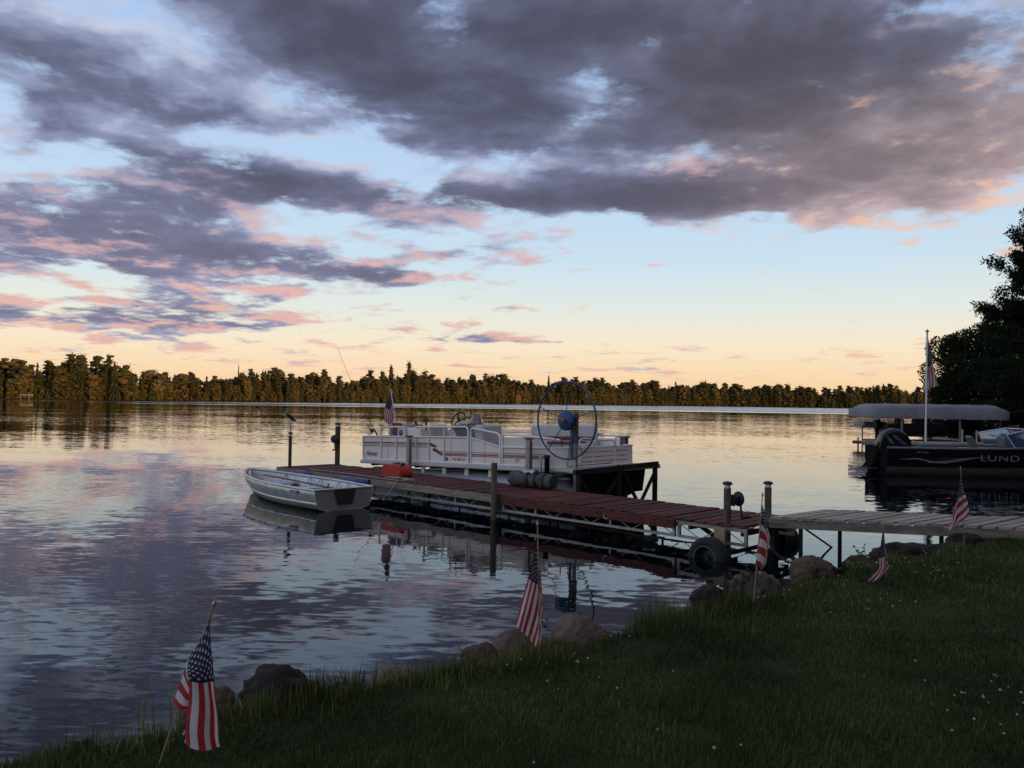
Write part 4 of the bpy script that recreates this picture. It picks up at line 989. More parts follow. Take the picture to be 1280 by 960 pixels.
up = [[r[k] for k in range(5)] for r in rows]; up2 = [[r[k] for k in range(12, 17)] for r in rows]; lo = [[r[k] for k in range(4, 13)] for r in rows]
b = MB(); b.grid(up); b.grid(up2); b.build('topsides', M_blackhull, MBT)
b = MB(); b.add([rows[0][k] for k in (0, 1, 2, 3, 4, 12, 13, 14, 15, 16)], [tuple(range(10))]); b.build('transom', mat('matt_black', (.008, .008, .009), .9, spec=.05), MBT)
b = MB(); b.grid(lo); b.build('bottom', M_greyhull, MBT); b = MB(); b.add(rows[0][4:13], [tuple(range(9))]); b.build('lower_transom', MATS['matt_black'], MBT)
gl = [Vector((x, hb, zs + .02)) for (x, hb, zs, *_) in secs]
for sg in (1, -1): MB().tube([Vector((p.x, p.y * sg, p.z)) for p in gl], .036, 6).build('gunwale', mat('grey_gunwale', (.22, .22, .22), .5, var=.1), MBT)
b = MB(); b.add([(x, hb * .98 * s, zs - .03) for (x, hb, zs, *_) in secs for s in (-1, 1)], [(2 * i, 2 * i + 1, 2 * i + 3, 2 * i + 2) for i in range(len(secs) - 1)]); b.build('cockpit_deck', M_vinyld, MBT)
def side_y(x, z):
    hb = np.interp(x, [s[0] for s in secs], [s[1] for s in secs]); hc = np.interp(x, [s[0] for s in secs], [s[3] for s in secs])
    zs = np.interp(x, [s[0] for s in secs], [s[2] for s in secs]); zc = np.interp(x, [s[0] for s in secs], [s[4] for s in secs]); q = min(1, max(0, (zs - z) / (zs - zc)))
    return -(hb + (hc - hb) * q ** 1.6)
def decal(name, top, bot, m, off=.008):
    P = [[(x, side_y(x, z) - off, z) for x, z in top], [(x, side_y(x, z) - off, z) for x, z in bot]]; MB().grid(P).build(name, m, MBT)
decal('decal', [(.35, .49), (.8, .54), (1.2, .46), (1.5, .43)], [(.35, .48), (.8, .50), (1.2, .425), (1.5, .41)], M_silver)
decal('decal', [(1.1, .44), (1.6, .47), (2.0, .55), (2.5, .60), (2.8, .60)], [(1.1, .40), (1.6, .40), (2.0, .47), (2.5, .575), (2.8, .59)], M_silver)
decal('decal', [(1.35, .53), (1.55, .56), (1.95, .56)], [(1.35, .49), (1.6, .48), (1.9, .50)], mat('dark_red_decal', (.16, .012, .02), .4))
decal('decal', [(4.0, .585), (5.0, .60)], [(4.0, .575), (5.0, .595)], M_silver)
def decal_text(txt, size, x, z, m, **kw):
    a = atan2(-(side_y(x + .3, z) - side_y(x - .3, z)), .6); o = place_text('lettering', txt, size, m, MBT, (x, side_y(x, z) - .014, z), -a, **kw); return o
decal_text('LUND', .25, 3.06, .565, M_silver, sx=1.55, spacing=1.08)
decal_text('186 Tyee', .075, .95, .70, M_silver, sx=1.2); 
# outboard
OB = MB(); prof = [(-.02, .78), (.02, 1.0), (.10, 1.20), (.28, 1.36), (.48, 1.43), (.68, 1.40), (.92, 1.25), (1.05, 1.02), (1.06, .78)]
OB.grid([[(x * (1 - .05 * abs(y) / .3) + .02 * abs(y), y, .78 + (z - .78) * k) for x, z in prof] for y, k in ((-.27, .80), (-.25, .90), (-.20, .97), (-.10, 1.0), (.10, 1.0), (.20, .97), (.25, .90), (.27, .80))])
for y, s in ((-.27, 1), (.27, -1)): OB.add([(x * .955 + .0054, y, .78 + (z - .78) * .80) for x, z in prof], [tuple(range(9))[::s]])
ob_ = OB.build('outboard_cowl', M_blackhull, MBT); ob_.matrix_basis = Matrix.Translation((.05, 0, .10)) @ Matrix.Diagonal((.88, .95, .88, 1))
me = text_mesh('MERCURY', .12, .1, .002); o = link('lettering', me, M_silver, ob_); o.matrix_local = Matrix.Translation((.62, -.281, 1.03)) @ Matrix.Rotation(PI / 2, 4, 'X') @ Matrix.Rotation(radians(-38), 4, 'Z')
b = MB(); 
for k in range(3): b.bar((.20 + k * .055, -.279, 1.17 - .03 * k), (.33 + k * .055, -.279, .95 - .03 * k), .004, .014)
b.build('slash_mark', M_silver, ob_)
MB().box((.02, 0, .35), (.32, .22, .95), Matrix.Rotation(radians(10), 4, 'Y'), bev=.03).build('outboard_leg', mat('matt_black', (.008, .008, .009), .9, spec=.05), ob_)
b = MB(); b.prism([(-.32, .12), (-.02, .30), (.02, .74), (-.06, .70), (-.14, .40)], -.35, .35, 'y'); b.build('transom_bracket', mat('matt_black', (.008, .008, .009), .9, spec=.05), MBT)
MB().box((-.30, -.2, .16), (.5, .35, .035), bev=.01).build('swim_platform', M_greyhull, MBT)
MB().lathe([(.03, 0), (.045, .02), (.045, .10), (.02, .12)], 10, Matrix.Translation((-.08, -.5, .84))).build('stern_light', M_black, MBT)
MB().tube([(1.12, -.75, .8), (1.14, -.75, 2.45)], .009, 6).build('antenna', M_black, MBT)
MB().box((2.66, -.2, .98), (.09, .42, .42), Matrix.Rotation(radians(-24), 4, 'Y'), bev=.03).build('folded_seat', M_vinyld, MBT); MB().box((1.8, .2, .86), (.9, .9, .12), bev=.03).build('seat_box', M_vinyld, MBT)
for sg in (-1, 1):
    A, B, C, D = Vector((3.32, sg * .92, 1.24)), Vector((3.53, sg * .98, .86)), Vector((4.55, sg * .86, .93)), Vector((4.05, sg * .72, 1.40))
    b = MB(); b.add([A, B, C, D], [(0, 1, 2, 3)]); g = b.build('side_glass', M_tint, MBT); MB().tube(fillet([A, B, C, D, A], .03), .020, 6).build('glass_frame', mat('bright_frame', (.70, .71, .74), .3, .5), g)
A, B, C, D = Vector((4.05, -.70, 1.40)), Vector((4.57, -.84, .94)), Vector((4.57, .84, .94)), Vector((4.05, .70, 1.40))
b = MB(); b.add([A, B, C, D], [(0, 1, 2, 3)]); g = b.build('front_glass', M_tint, MBT); MB().tube([A, B, C, D, A], .018, 6).build('glass_frame', MATS['bright_frame'], g)
MB().box((3.95, .55, .98), (.35, .5, .35), bev=.05).build('helm_console', M_vinyld, MBT)

# ------------------------------------------------------------------ neighbour's dock, canopied lift with a boat under it, flagpole
ND = thing('neighbour_dock', 'low grey dock beyond the black motor boat, under the flagpole', 'dock', (16.6, 39.6, 0), radians(-2))
pmn = MB().box((0, 0, 0), (.17, 1.2, .035), bev=.004).mesh('plank')
for i in range(40):
    o = link('plank', pmn, M_grey, ND); o.location = (i * .195 + .1, 0, .33 + bz.uniform(-.004, .004)); o.rotation_euler = (0, 0, bz.uniform(-.008, .008))
for y in (-.58, .58): MB().box((3.9, y, .25), (7.8, .04, .12), bev=.004).build('stringer', M_fasc, ND)
for x in (.3, 2.4, 5.3, 7.5):
    for y in (-.66, .66): MB().tube([(x, y, -1), (x, y, .95 if x in (5.3,) else .5)], .045, 8).build('post', M_galv, ND)
CL = thing('canopied_lift', 'boat lift under a long grey fabric canopy near the right trees', 'boat lift', (18.98, 45.2, 0), 0); CL.scale = (.965, 1, 1)
M_canopy = mat('grey_canopy_fabric', (0.27, 0.265, 0.285), .85, var=.12, scale=1.2, bump=.15, bscale=6)
def ring_at(x, zr, ze, hw, zb): return [(x, -hw * 1.0, zb), (x, -hw, ze), (x, -hw * .55, ze + (zr - ze) * .8), (x, 0, zr), (x, hw * .55, ze + (zr - ze) * .8), (x, hw, ze), (x, hw, zb)]
zb_ = 1.37
prof = [(-.02, 1.70, 1.68, 1.2, zb_ + .06), (.02, 1.92, 1.86, 1.3, zb_), (.25, 2.04, 1.90, 1.42, zb_ - .02), (.5, 2.17, 1.94, 1.5, zb_)]
prof += [(.5 + 6.8 * k / 12, 2.19 - .025 * (k % 2), 1.96 - .01 * (k % 2), 1.5 - .015 * (k % 2), zb_ + .015 * (k % 3)) for k in range(1, 13)]
prof += [(7.6, 2.06, 1.90, 1.42, zb_), (7.82, 1.94, 1.84, 1.3, zb_ + .03), (7.86, 1.72, 1.70, 1.2, zb_ + .06)]
b = MB(); b.grid([ring_at(*q) for q in prof]); b.add(ring_at(*prof[0]), [tuple(range(7))]); b.add(ring_at(*prof[-1]), [tuple(range(7))]); b.build('canopy', M_canopy, CL)
for (x, y) in ((1.85, -1.35), (5.05, -1.35), (1.85, 1.35), (5.05, 1.35)): MB().box((x, y, .4), (.10, .10, 2.4), bev=.01).build('post', M_galv, CL)
for x in (1.0, 3.4, 6.6): MB().tube([(x, -1.4, 1.46), (x, 0, 1.9), (x, 1.4, 1.46)], .02, 6).build('bow_frame', M_galv, CL)
for y in (-1.35, 1.35): MB().bar((.9, y, .12), (6.2, y, .12), .10, .12).build('side_beam', M_galv, CL)
for x in (1.85, 5.05): MB().bar((x, -1.35, .30), (x, 1.35, .30), .10, .12).build('cross_beam', M_galv, CL)
UB = thing('stored_boat', 'dark boat stored under the grey canopy', 'boat', (20.25, 45.2, .40), 0)
secs2 = [(0, .85, .66, .80, .22, .0), (1.5, .90, .66, .84, .2, -.02), (3.0, .88, .68, .75, .22, -.02), (4.2, .66, .74, .45, .3, .05), (5.0, .30, .82, .15, .46, .2), (5.4, .05, .86, .03, .6, .45)]
r2 = hull_sections(5.4, secs2); b = MB(); b.grid(r2); b.add(r2[0], [tuple(range(len(r2[0])))]); b.build('hull', mat('dark_green_hull', (.022, .024, .024), .4), UB)
for sg in (1, -1): MB().tube([Vector((x, hb * sg, zs)) for (x, hb, zs, *_) in secs2], .03, 6).build('gunwale', M_greyhull, UB)
b = MB(); b.box((-.2, 0, .62), (.4, .3, .55), bev=.1); b.box((-.22, 0, .1), (.16, .1, .8)); b.build('outboard', M_black, UB)
for (x, w) in ((.9, .4), (1.9, .5), (3.0, .4)): MB().box((x, -.2, .80), (w, .5, .34), bev=.08).build('seat', M_vinyld, UB)
b = MB(); b.box((2.4, 0, .95), (.04, 1.2, .34), Matrix.Rotation(radians(25), 4, 'Y')); b.build('windscreen', M_tint, UB)
PD = thing('floating_platform', 'small pale platform at the left end of the grey canopy', 'platform', (19.9, 46.4, 0), 0)
MB().box((0, 0, .88), (1.1, 1.6, .12), bev=.02).build('deck', M_galv, PD); MB().box((.25, 0, 1.05), (1.3, 1.4, .24), bev=.05).build('tank', M_galv, PD)
for x in (-.45, .45): MB().tube([(x, -.7, -1), (x, -.7, .88)], .04, 6).build('leg', M_galv, PD)

# ------------------------------------------------------------------ flags: limp cloth over its stick, stripes and canton by face, stars as cut shapes
M_fr = mat('flag_red', (0.42, 0.028, 0.036), .75, var=.06); M_fw = mat('flag_white', (0.66, 0.63, 0.61), .75, var=.04); M_fb = mat('flag_blue', (0.020, 0.022, 0.060), .75, var=.06)
for m_ in (M_fr, M_fw, M_fb):
    t = m_.node_tree; b_ = t.nodes['Principled BSDF']; tr = t.nodes.new('ShaderNodeBsdfTranslucent'); mx = t.nodes.new('ShaderNodeMixShader'); mx.inputs[0].default_value = .35
    t.links.new(b_.inputs['Base Color'].links[0].from_socket, tr.inputs[0]); t.links.new(b_.outputs[0], mx.inputs[1]); t.links.new(tr.outputs[0], mx.inputs[2]); t.links.new(mx.outputs[0], t.nodes['Material Output'].inputs[0])
M_stick = mat('pale_stick', (.33, .24, .13), .7, var=.1); M_gold = mat('gold_finial', (.45, .33, .12), .35, .4, var=.05)
def cr(p, t):
    """Catmull-Rom through equally spaced control values p (n, ...) at t in 0..1"""
    n = len(p) - 1; x = min(max(t, 0), 1) * n; i = min(int(x), n - 1); f = x - i
    a, b_, c, d = p[max(i - 1, 0)], p[i], p[i + 1], p[min(i + 2, n)]
    return .5 * ((2 * b_) + (c - a) * f + (2 * a - 5 * b_ + 4 * c - d) * f * f + (3 * b_ - a - 3 * c + d) * f ** 3)
VV_ = [0, .33, .54, .77, 1.0]; UU_ = [0, .2, .4, .7, 1.0]
def flag(name, label, base, top, ctrl, depth, pole_r=.0045, stars=True, group=None, m_stick=None, down=.12, fin=.02, cat='flag', back=(4,)):
    T = thing(name, label, cat, base, 0, group)
    C3 = np.array([[(x, depth[i][j] if isinstance(depth[0], (list, tuple)) else depth[i] * 1.0, z) for j, (x, z) in enumerate(r)] for i, r in enumerate(ctrl)], float)
    def P(u, v):
        tu = np.interp(u, UU_, [0, .25, .5, .75, 1]); tv = np.interp(v, VV_, [0, .25, .5, .75, 1])
        q = cr([cr(list(C3[i]), tu) for i in range(5)], tv)
        sc = abs(ctrl[0][0][1] - ctrl[4][0][1])
        q = q + np.array([0, sc * .075 * u * sin(11.5 * v + 2.2 * u + base[0]) + sc * .03 * sin(15 * u + 5 * v + base[1]) * u, 0]); return q
    nu, nv = 30, 26; rows_ = [[P(i / nu, j / nv) for i in range(nu + 1)] for j in range(nv + 1)]
    b = MB(); b.grid([[tuple(p) for p in r] for r in rows_])
    idx = []
    for j in range(nv):
        for i in range(nu): idx.append(2 if (i < 12 and j < 14) else (0 if (j // 2) % 2 == 0 else 1))
    b.m = idx; me = bpy.data.meshes.new('cloth'); me.from_pydata(b.v, [], b.f); me.polygons.foreach_set('material_index', idx); me.polygons.foreach_set('use_smooth', [True] * len(idx)); me.update()
    cl = link('cloth', me, [M_fr, M_fw, M_fb], T)
    if stars:
        sb = MB(); hoist = abs(ctrl[0][0][1] - ctrl[4][0][1]); off = hoist * .006 + .0012
        for r in range(9):
            for k in range(6 if r % 2 == 0 else 5):
                u0 = .4 * ((2 * k + 1 + r % 2) / 12.0); v0 = (7 / 13) * (r + 1) / 10.0
                e = .004; du = (P(u0 + e, v0) - P(u0 - e, v0)); dv = (P(u0, v0 + e) - P(u0, v0 - e)); nn = np.cross(du, dv); nn /= (np.linalg.norm(nn) + 1e-9)
                for sg in (1, -1):
                    pts = []
                    for q in range(10):
                        a = PI / 2 + q * PI / 5; rr_ = .029 if q % 2 == 0 else .0125
                        pts.append(tuple(P(max(0, u0 + rr_ * cos(a) / 1.7), max(0, v0 - rr_ * sin(a))) + nn * off * sg))
                    sb.add(pts, [tuple(range(10))])
        sb.build('stars', M_fw, cl)
    a = Vector((0, 0, -down)); t_ = Vector((top[0], 0, top[1])); MB().tube([a, t_], pole_r, 7).build('stick', m_stick or M_stick, T)
    d = t_.normalized(); MB().tube([t_ - d * fin * .2, t_ + d * fin * .25, t_ + d * fin * .6, t_ + d * fin * 1.7], [pole_r * 1.2, pole_r * 2.3, pole_r * 1.9, .001], 8).build('finial', M_gold, T)
    return T
D5 = lambda *r: [list(x) for x in r]
flag('small_flag', 'nearest small flag, drooping on a slanted stick at the lower left bank', (-1.57, 3.66, gz(-1.57, 3.66)), (0.266, 0.69 + .388 - gz(-1.57, 3.66)),
     [[(x, z + .388 - gz(-1.57, 3.66)) for x, z in r] for r in [[(0.25, 0.634), (0.27, 0.501), (0.291, 0.368), (0.312, 0.214), (0.329, 0.085)], [(0.199, 0.517), (0.226, 0.447), (0.249, 0.371), (0.259, 0.213), (0.262, 0.077)], [(0.159, 0.453), (0.177, 0.419), (0.195, 0.38), (0.178, 0.223), (0.146, 0.075)], [(0.129, 0.355), (0.172, 0.313), (0.188, 0.258), (0.169, 0.17), (0.135, 0.096)], [(0.096, 0.263), (0.139, 0.243), (0.175, 0.216), (0.155, 0.152), (0.124, 0.117)]]],
     D5((0, -.02, -.03, -.05, -.06), (0, -.05, -.06, -.06, -.04), (0, -.05, -.07, -.04, .0), (0, -.03, .03, .05, .06), (0, -.02, .05, .07, .08)))
def sflag(label, base, top, ctrl, dep, **kw):
    g_ = gz(base[0], base[1]); dz_ = base[2] - g_
    return flag('small_flag', label, (base[0], base[1], g_), (top[0], top[1] + dz_), [[(x, z + dz_) for x, z in r] for r in ctrl], dep, **kw)
D0 = D5((0, -.03, -.05, -.06, -.06), (0, .0, -.02, -.05, -.03), (0, .03, .02, -.02, -.01), (0, -.01, .02, .02, .02), (0, -.02, .0, .03, .03))
sflag('small flag by the brown rock in the middle of the bank, hanging straight down', (0.206, 5.35, 0.401), (-0.027, 0.802), [[(-0.03, 0.678), (-0.06, 0.575), (-0.084, 0.466), (-0.123, 0.316), (-0.163, 0.172)], [(-0.018, 0.565), (-0.028, 0.513), (-0.037, 0.431), (-0.076, 0.266), (-0.11, 0.116)], [(-0.012, 0.508), (-0.001, 0.462), (-0.0, 0.395), (-0.024, 0.215), (-0.063, 0.061)], [(-0.006, 0.421), (0.01, 0.36), (0.006, 0.293), (-0.002, 0.138), (-0.026, 0.02)], [(0.001, 0.329), (0.017, 0.257), (0.008, 0.175), (0.014, 0.072), (0.005, -0.01)]], D0)
sflag('small furled flag in front of the dock end and the round boulder', (1.994, 6.79, 0.387), (0.078, 0.865), [[(0.072, 0.819), (0.089, 0.734), (0.106, 0.636), (0.113, 0.551), (0.114, 0.472)], [(0.063, 0.714), (0.086, 0.668), (0.11, 0.603), (0.12, 0.505), (0.108, 0.407)], [(0.057, 0.635), (0.087, 0.622), (0.113, 0.583), (0.121, 0.459), (0.096, 0.341)], [(0.042, 0.458), (0.081, 0.445), (0.115, 0.407), (0.102, 0.315), (0.083, 0.249)], [(0.024, 0.301), (0.05, 0.288), (0.07, 0.262), (0.083, 0.23), (0.077, 0.197)]], D0)
sflag('low small flag whose tail trails over the grass below the walkway', (3.54, 7.75, 0.357), (-0.04, 0.544), [[(-0.04, 0.5), (-0.077, 0.372), (-0.106, 0.237), (-0.121, 0.132), (-0.217, 0.034)], [(-0.025, 0.395), (-0.047, 0.328), (-0.061, 0.23), (-0.09, 0.111), (-0.18, 0.012)], [(-0.017, 0.321), (-0.016, 0.283), (-0.016, 0.231), (-0.068, 0.088), (-0.142, 0.005)], [(-0.009, 0.239), (-0.001, 0.194), (-0.008, 0.149), (-0.045, 0.066), (-0.12, -0.002)], [(-0.008, 0.164), (0.007, 0.127), (-0.008, 0.089), (-0.045, 0.044), (-0.097, 0.006)]], D0)
sflag('rightmost small flag, standing against the planks of the walkway', (5.529, 10.03, 0.39), (-0.061, 0.871), [[(-0.065, 0.803), (-0.099, 0.637), (-0.128, 0.482), (-0.176, 0.268), (-0.204, 0.142)], [(-0.031, 0.668), (-0.07, 0.58), (-0.113, 0.473), (-0.166, 0.278), (-0.204, 0.132)], [(-0.002, 0.561), (-0.05, 0.522), (-0.104, 0.463), (-0.166, 0.268), (-0.204, 0.132)], [(0.028, 0.446), (-0.03, 0.387), (-0.088, 0.308), (-0.146, 0.201), (-0.195, 0.123)], [(0.047, 0.33), (-0.011, 0.28), (-0.069, 0.231), (-0.117, 0.172), (-0.185, 0.113)]], D0)
DB = [[d * 2.2 for d in r] for r in D0]
flag('stern_flag', 'faded flag on a white staff at the pontoon boat stern', (-2.723, 19.6, 1.381), (-0.168, 0.872), [[(-0.158, 0.834), (-0.22, 0.624), (-0.274, 0.433), (-0.29, 0.262), (-0.268, 0.091)], [(-0.136, 0.682), (-0.181, 0.549), (-0.216, 0.396), (-0.232, 0.225), (-0.21, 0.054)], [(-0.119, 0.569), (-0.142, 0.473), (-0.168, 0.359), (-0.174, 0.187), (-0.172, 0.035)], [(-0.103, 0.455), (-0.111, 0.378), (-0.119, 0.283), (-0.126, 0.15), (-0.134, 0.036)], [(-0.082, 0.341), (-0.085, 0.284), (-0.089, 0.208), (-0.091, 0.113), (-0.096, 0.037)]], DB, .012, m_stick=M_white, down=.1)
DP = [[d * 5 for d in r] for r in D0]
flag('flagpole', 'tall white flagpole with a limp flag on the neighbouring dock', (20.095, 40.0, 0.31), (0.055, 5.363), [[(0.055, 5.246), (0.136, 4.585), (0.216, 3.925), (0.297, 3.304), (0.377, 2.761)], [(0.057, 4.779), (0.117, 4.312), (0.178, 3.73), (0.239, 3.186), (0.28, 2.643)], [(0.059, 4.389), (0.099, 4.04), (0.14, 3.612), (0.161, 3.107), (0.183, 2.563)], [(0.049, 3.961), (0.073, 3.689), (0.083, 3.378), (0.084, 2.951), (0.106, 2.523)], [(0.043, 3.533), (0.025, 3.3), (0.006, 3.066), (-0.031, 2.793), (-0.05, 2.521)]], DP, .045, m_stick=M_white, down=.0, fin=.08, cat='flagpole')
# ------------------------------------------------------------------ boulders along the bank
from mathutils import noise as mnoise
def rock(name, label, x, y, size, seed, m, z=None, rot=0, top=.55):
    bm = bmesh.new(); bmesh.ops.create_icosphere(bm, subdivisions=5, radius=1.0); off = Vector((seed * 3.7, seed * 1.3, seed * 2.1))
    for v in bm.verts:
        p = v.co.copy(); d = 1 + .30 * mnoise.noise(p * .9 + off) + .13 * mnoise.noise(p * 2.3 + off) + .08 * mnoise.noise(p * 5 + off) + .045 * mnoise.noise(p * 12 + off) + .02 * mnoise.noise(p * 26 + off)
        c = mnoise.noise(p * 1.3 - off); d -= .22 * max(0, c); d += .06 * abs(mnoise.noise(p * 3.5 + off)) ; v.co = p * d
        if v.co.z < -.5: v.co.z = -.5 + (v.co.z + .5) * .3
    me = bpy.data.meshes.new('rock'); bm.to_mesh(me); bm.free(); me.transform(Matrix.Diagonal((*size, 1))); me.polygons.foreach_set('use_smooth', [True] * len(me.polygons))
    o = link(name, me, m); o.location = (x, y, (gz(x, y) if z is None else z)); o.rotation_euler = (0, 0, rot); tag(o, label, 'rock'); return o
M_rb = mat('brown_granite', (0.165, 0.11, 0.082), .85, var=.28, scale=5, bump=.6, bscale=30, spec=.12)
M_rg = mat('grey_granite', (0.12, 0.094, 0.08), .85, var=.28, scale=6, bump=.6, bscale=30, spec=.12)
M_rt = mat('tan_granite', (0.19, 0.13, 0.085), .85, var=.28, scale=5, bump=.6, bscale=30, spec=.12)
M_rd = mat('dark_wet_stone', (0.034, 0.027, 0.022), .7, var=.3, scale=6, bump=.6, bscale=30, spec=.12)
M_rr = mat('reddish_stone', (0.11, 0.06, 0.045), .8, var=.28, scale=6, bump=.6, bscale=30, spec=.12)
rock('boulder', 'rounded grey boulder behind the furled flag at the dock end', 2.35, 7.95, (.235, .24, .26), 1, M_rg, .16)
rock('boulder', 'tan boulder at the water beside the walkway leg', 3.22, 8.85, (.24, .22, .18), 2, M_rt, .20)
rock('boulder', 'small dark boulder at the water left of the dock end flag', 1.82, 7.55, (.15, .13, .14), 3, M_rd, .22)
rock('boulder', 'low dark flat boulder under the walkway behind the low flag', 4.72, 9.75, (.42, .26, .16), 4, M_rd, .24)
rock('boulder', 'second low dark stone under the walkway near the bank', 5.25, 10.0, (.24, .2, .12), 14, M_rd, .26)
rock('boulder', 'dark stone where the walkway meets the lawn', 5.75, 10.35, (.26, .22, .14), 15, M_rd, .30)
rock('boulder', 'reddish stone among the weeds left of the low flag', 3.75, 8.85, (.20, .2, .15), 16, M_rr, .24)
rock('boulder', 'large brown boulder beside the middle flag', .50, 6.02, (.21, .18, .19), 5, M_rb, .26, .6)
rock('boulder', 'brown boulder just left of the middle flag, low at the water', .04, 5.80, (.20, .17, .16), 6, M_rb, .22, .2)
rock('boulder', 'small brown stone low on the bank left of the middle flag', -.17, 5.50, (.15, .12, .12), 7, M_rr, .26)
rock('boulder', 'tan boulder half hidden in grass between the middle flag and the dark boulder', -.70, 5.08, (.20, .17, .16), 8, M_rt, .20, .4)
rock('boulder', 'large dark boulder at the water right of the nearest flag', -1.27, 4.74, (.26, .22, .24), 9, M_rd, .24)
rock('boulder', 'small reddish stone peeping out right of the nearest flag', -1.58, 4.45, (.16, .13, .14), 10, M_rr, .30)
rock('boulder', 'reddish stone at the lower left corner of the bank', -2.12, 3.80, (.16, .13, .10), 11, M_rr, .26)
rock('boulder', 'small dark stone in the grass left of the nearest flag', -1.85, 3.95, (.14, .12, .10), 12, M_rd, .22)
rock('boulder', 'small brown stone on the grass right of the large brown boulder', .68, 5.80, (.09, .08, .07), 13, M_rb, .34)
# chain from the dock to the tan boulder
b = MB(); a, e = Vector((3.30, 10.55, .22)), Vector((3.24, 9.0, .30)); n_ = 26
for k in range(n_):
    f = (k + .5) / n_; c = a.lerp(e, f); c.z -= .10 * sin(PI * f); dr = (e - a).normalized(); sd_ = Vector((-dr.y, dr.x, 0)) if k % 2 else Vector((0, 0, 1))
    b.tube([c + dr * .034 * cos(t_) + sd_ * .017 * sin(t_) for t_ in np.linspace(0, 2 * PI, 10, endpoint=False)], .006, 5, closed=True)
o = b.build('chain', M_dark); tag(o, 'rusty chain running from the dock end to the tan boulder', 'chain')

# ------------------------------------------------------------------ grass
def blade_mat(name, stops, rough=.6):
    m = bpy.data.materials.new(name); m.use_nodes = True; t = m.node_tree; b = t.nodes['Principled BSDF']
    geo = t.nodes.new('ShaderNodeNewGeometry'); c = ramp(t, geo.outputs['Random Per Island'], stops)
    n = nz(t, geo.outputs['Position'], 1.1, 5, .65); n_b = nz(t, geo.outputs['Position'], .35, 3, .5); n2 = S(t, n.outputs['Fac']).sstep(.34, .66) * .75 + S(t, n_b.outputs['Fac']).sstep(.35, .65) * .35 + .42
    hv = t.nodes.new('ShaderNodeHueSaturation'); t.links.new(n2.s, hv.inputs['Value']); t.links.new(c, hv.inputs['Color']); t.links.new(hv.outputs[0], b.inputs['Base Color'])
    b.inputs['Roughness'].default_value = rough; b.inputs['Specular IOR Level'].default_value = .25
    tr = t.nodes.new('ShaderNodeBsdfTranslucent'); t.links.new(hv.outputs[0], tr.inputs[0]); mx = t.nodes.new('ShaderNodeMixShader'); mx.inputs[0].default_value = .3
    t.links.new(b.outputs[0], mx.inputs[1]); t.links.new(tr.outputs[0], mx.inputs[2]); t.links.new(mx.outputs[0], t.nodes['Material Output'].inputs[0]); return m
M_lawn = blade_mat('lawn_blades', [(0, (.045, .070, .012)), (.5, (.066, .088, .020)), (.9, (.100, .112, .034)), (1, (.18, .16, .07))])
M_rank = blade_mat('rank_grass_blades', [(0, (.060, .090, .018)), (.6, (.110, .135, .032)), (1, (.22, .20, .08))])
def blades(P, L, W, rng_, lean=.45):
    """two-triangle-pair bent blades; P (n,3) roots"""
    n = len(P); th = rng_.uniform(0, 2 * PI, n); ph = th + PI / 2 + rng_.normal(0, .5, n); ln = np.abs(rng_.normal(0, lean, n)) * L
    side = np.stack([np.cos(th), np.sin(th), np.zeros(n)], 1) * (W / 2)[:, None]; le = np.stack([np.cos(ph), np.sin(ph), np.zeros(n)], 1)
    mid = P + le * (ln * .35)[:, None] + np.array([0, 0, 1.]) * (L * .6)[:, None]; tip = P + le * ln[:, None] + np.array([0, 0, 1.]) * np.sqrt(np.maximum(L * L - ln * ln, (.3 * L) ** 2))[:, None]
    V = np.stack([P - side, P + side, mid + side * .75, tip, mid - side * .75], 1).reshape(-1, 3)
    me = bpy.data.meshes.new('blades'); me.vertices.add(5 * n); me.vertices.foreach_set('co', V.astype(np.float32).ravel())
    i0 = (np.arange(n) * 5)[:, None]; loops = (i0 + np.array([[0, 1, 2, 4, 4, 2, 3]])).ravel().astype(np.int32)
    me.loops.add(7 * n); me.loops.foreach_set('vertex_index', loops); me.polygons.add(2 * n)
    ls = np.stack([np.arange(n) * 7, np.arange(n) * 7 + 4], 1).ravel().astype(np.int32); me.polygons.foreach_set('loop_start', ls)
    me.update(calc_edges=True); return me
rg = np.random.default_rng(41)
N_ = 420000; a_ = rg.uniform(radians(-46), radians(47), N_); r_ = 1.9 * (16.5 / 1.9) ** rg.uniform(0, 1, N_) ** .82
P2 = np.stack([r_ * np.sin(a_), r_ * np.cos(a_)], 1); sdv = lake_sd(P2); keep = (sdv > .10) & (P2[:, 0] < 12)
P2, r_, sdv = P2[keep], r_[keep], sdv[keep]; Zb = ground_z(P2)
clump = np.sin(P2[:, 0] * 7.3 + 2 * np.sin(P2[:, 1] * 3.1)) * np.sin(P2[:, 1] * 6.1 + 1.7 * np.sin(P2[:, 0] * 4.3))
edge_g = np.clip(1 - (sdv - .25) / .55, 0, 1)
clump2 = np.sin(P2[:, 0] * 2.1 + 1.1 * np.sin(P2[:, 1] * 1.3)) * np.sin(P2[:, 1] * 1.7 + .9 * np.sin(P2[:, 0] * 1.9))
Lb = (rg.uniform(.022, .055, len(P2)) * (1 + .35 * clump + .35 * clump2) * np.where(rg.uniform(0, 1, len(P2)) < .04, 1.7, 1)) * (1 + 1.1 * edge_g * rg.uniform(0, 1, len(P2)))
Wb = np.clip(.0011 * r_, .0035, .012) * rg.uniform(.7, 1.3, len(P2))
o = link('lawn_grass', blades(np.column_stack([P2, Zb - .004]), Lb, Wb, rg, .5), M_lawn); tag(o, 'dark mown lawn grass covering the bank', kind='stuff')
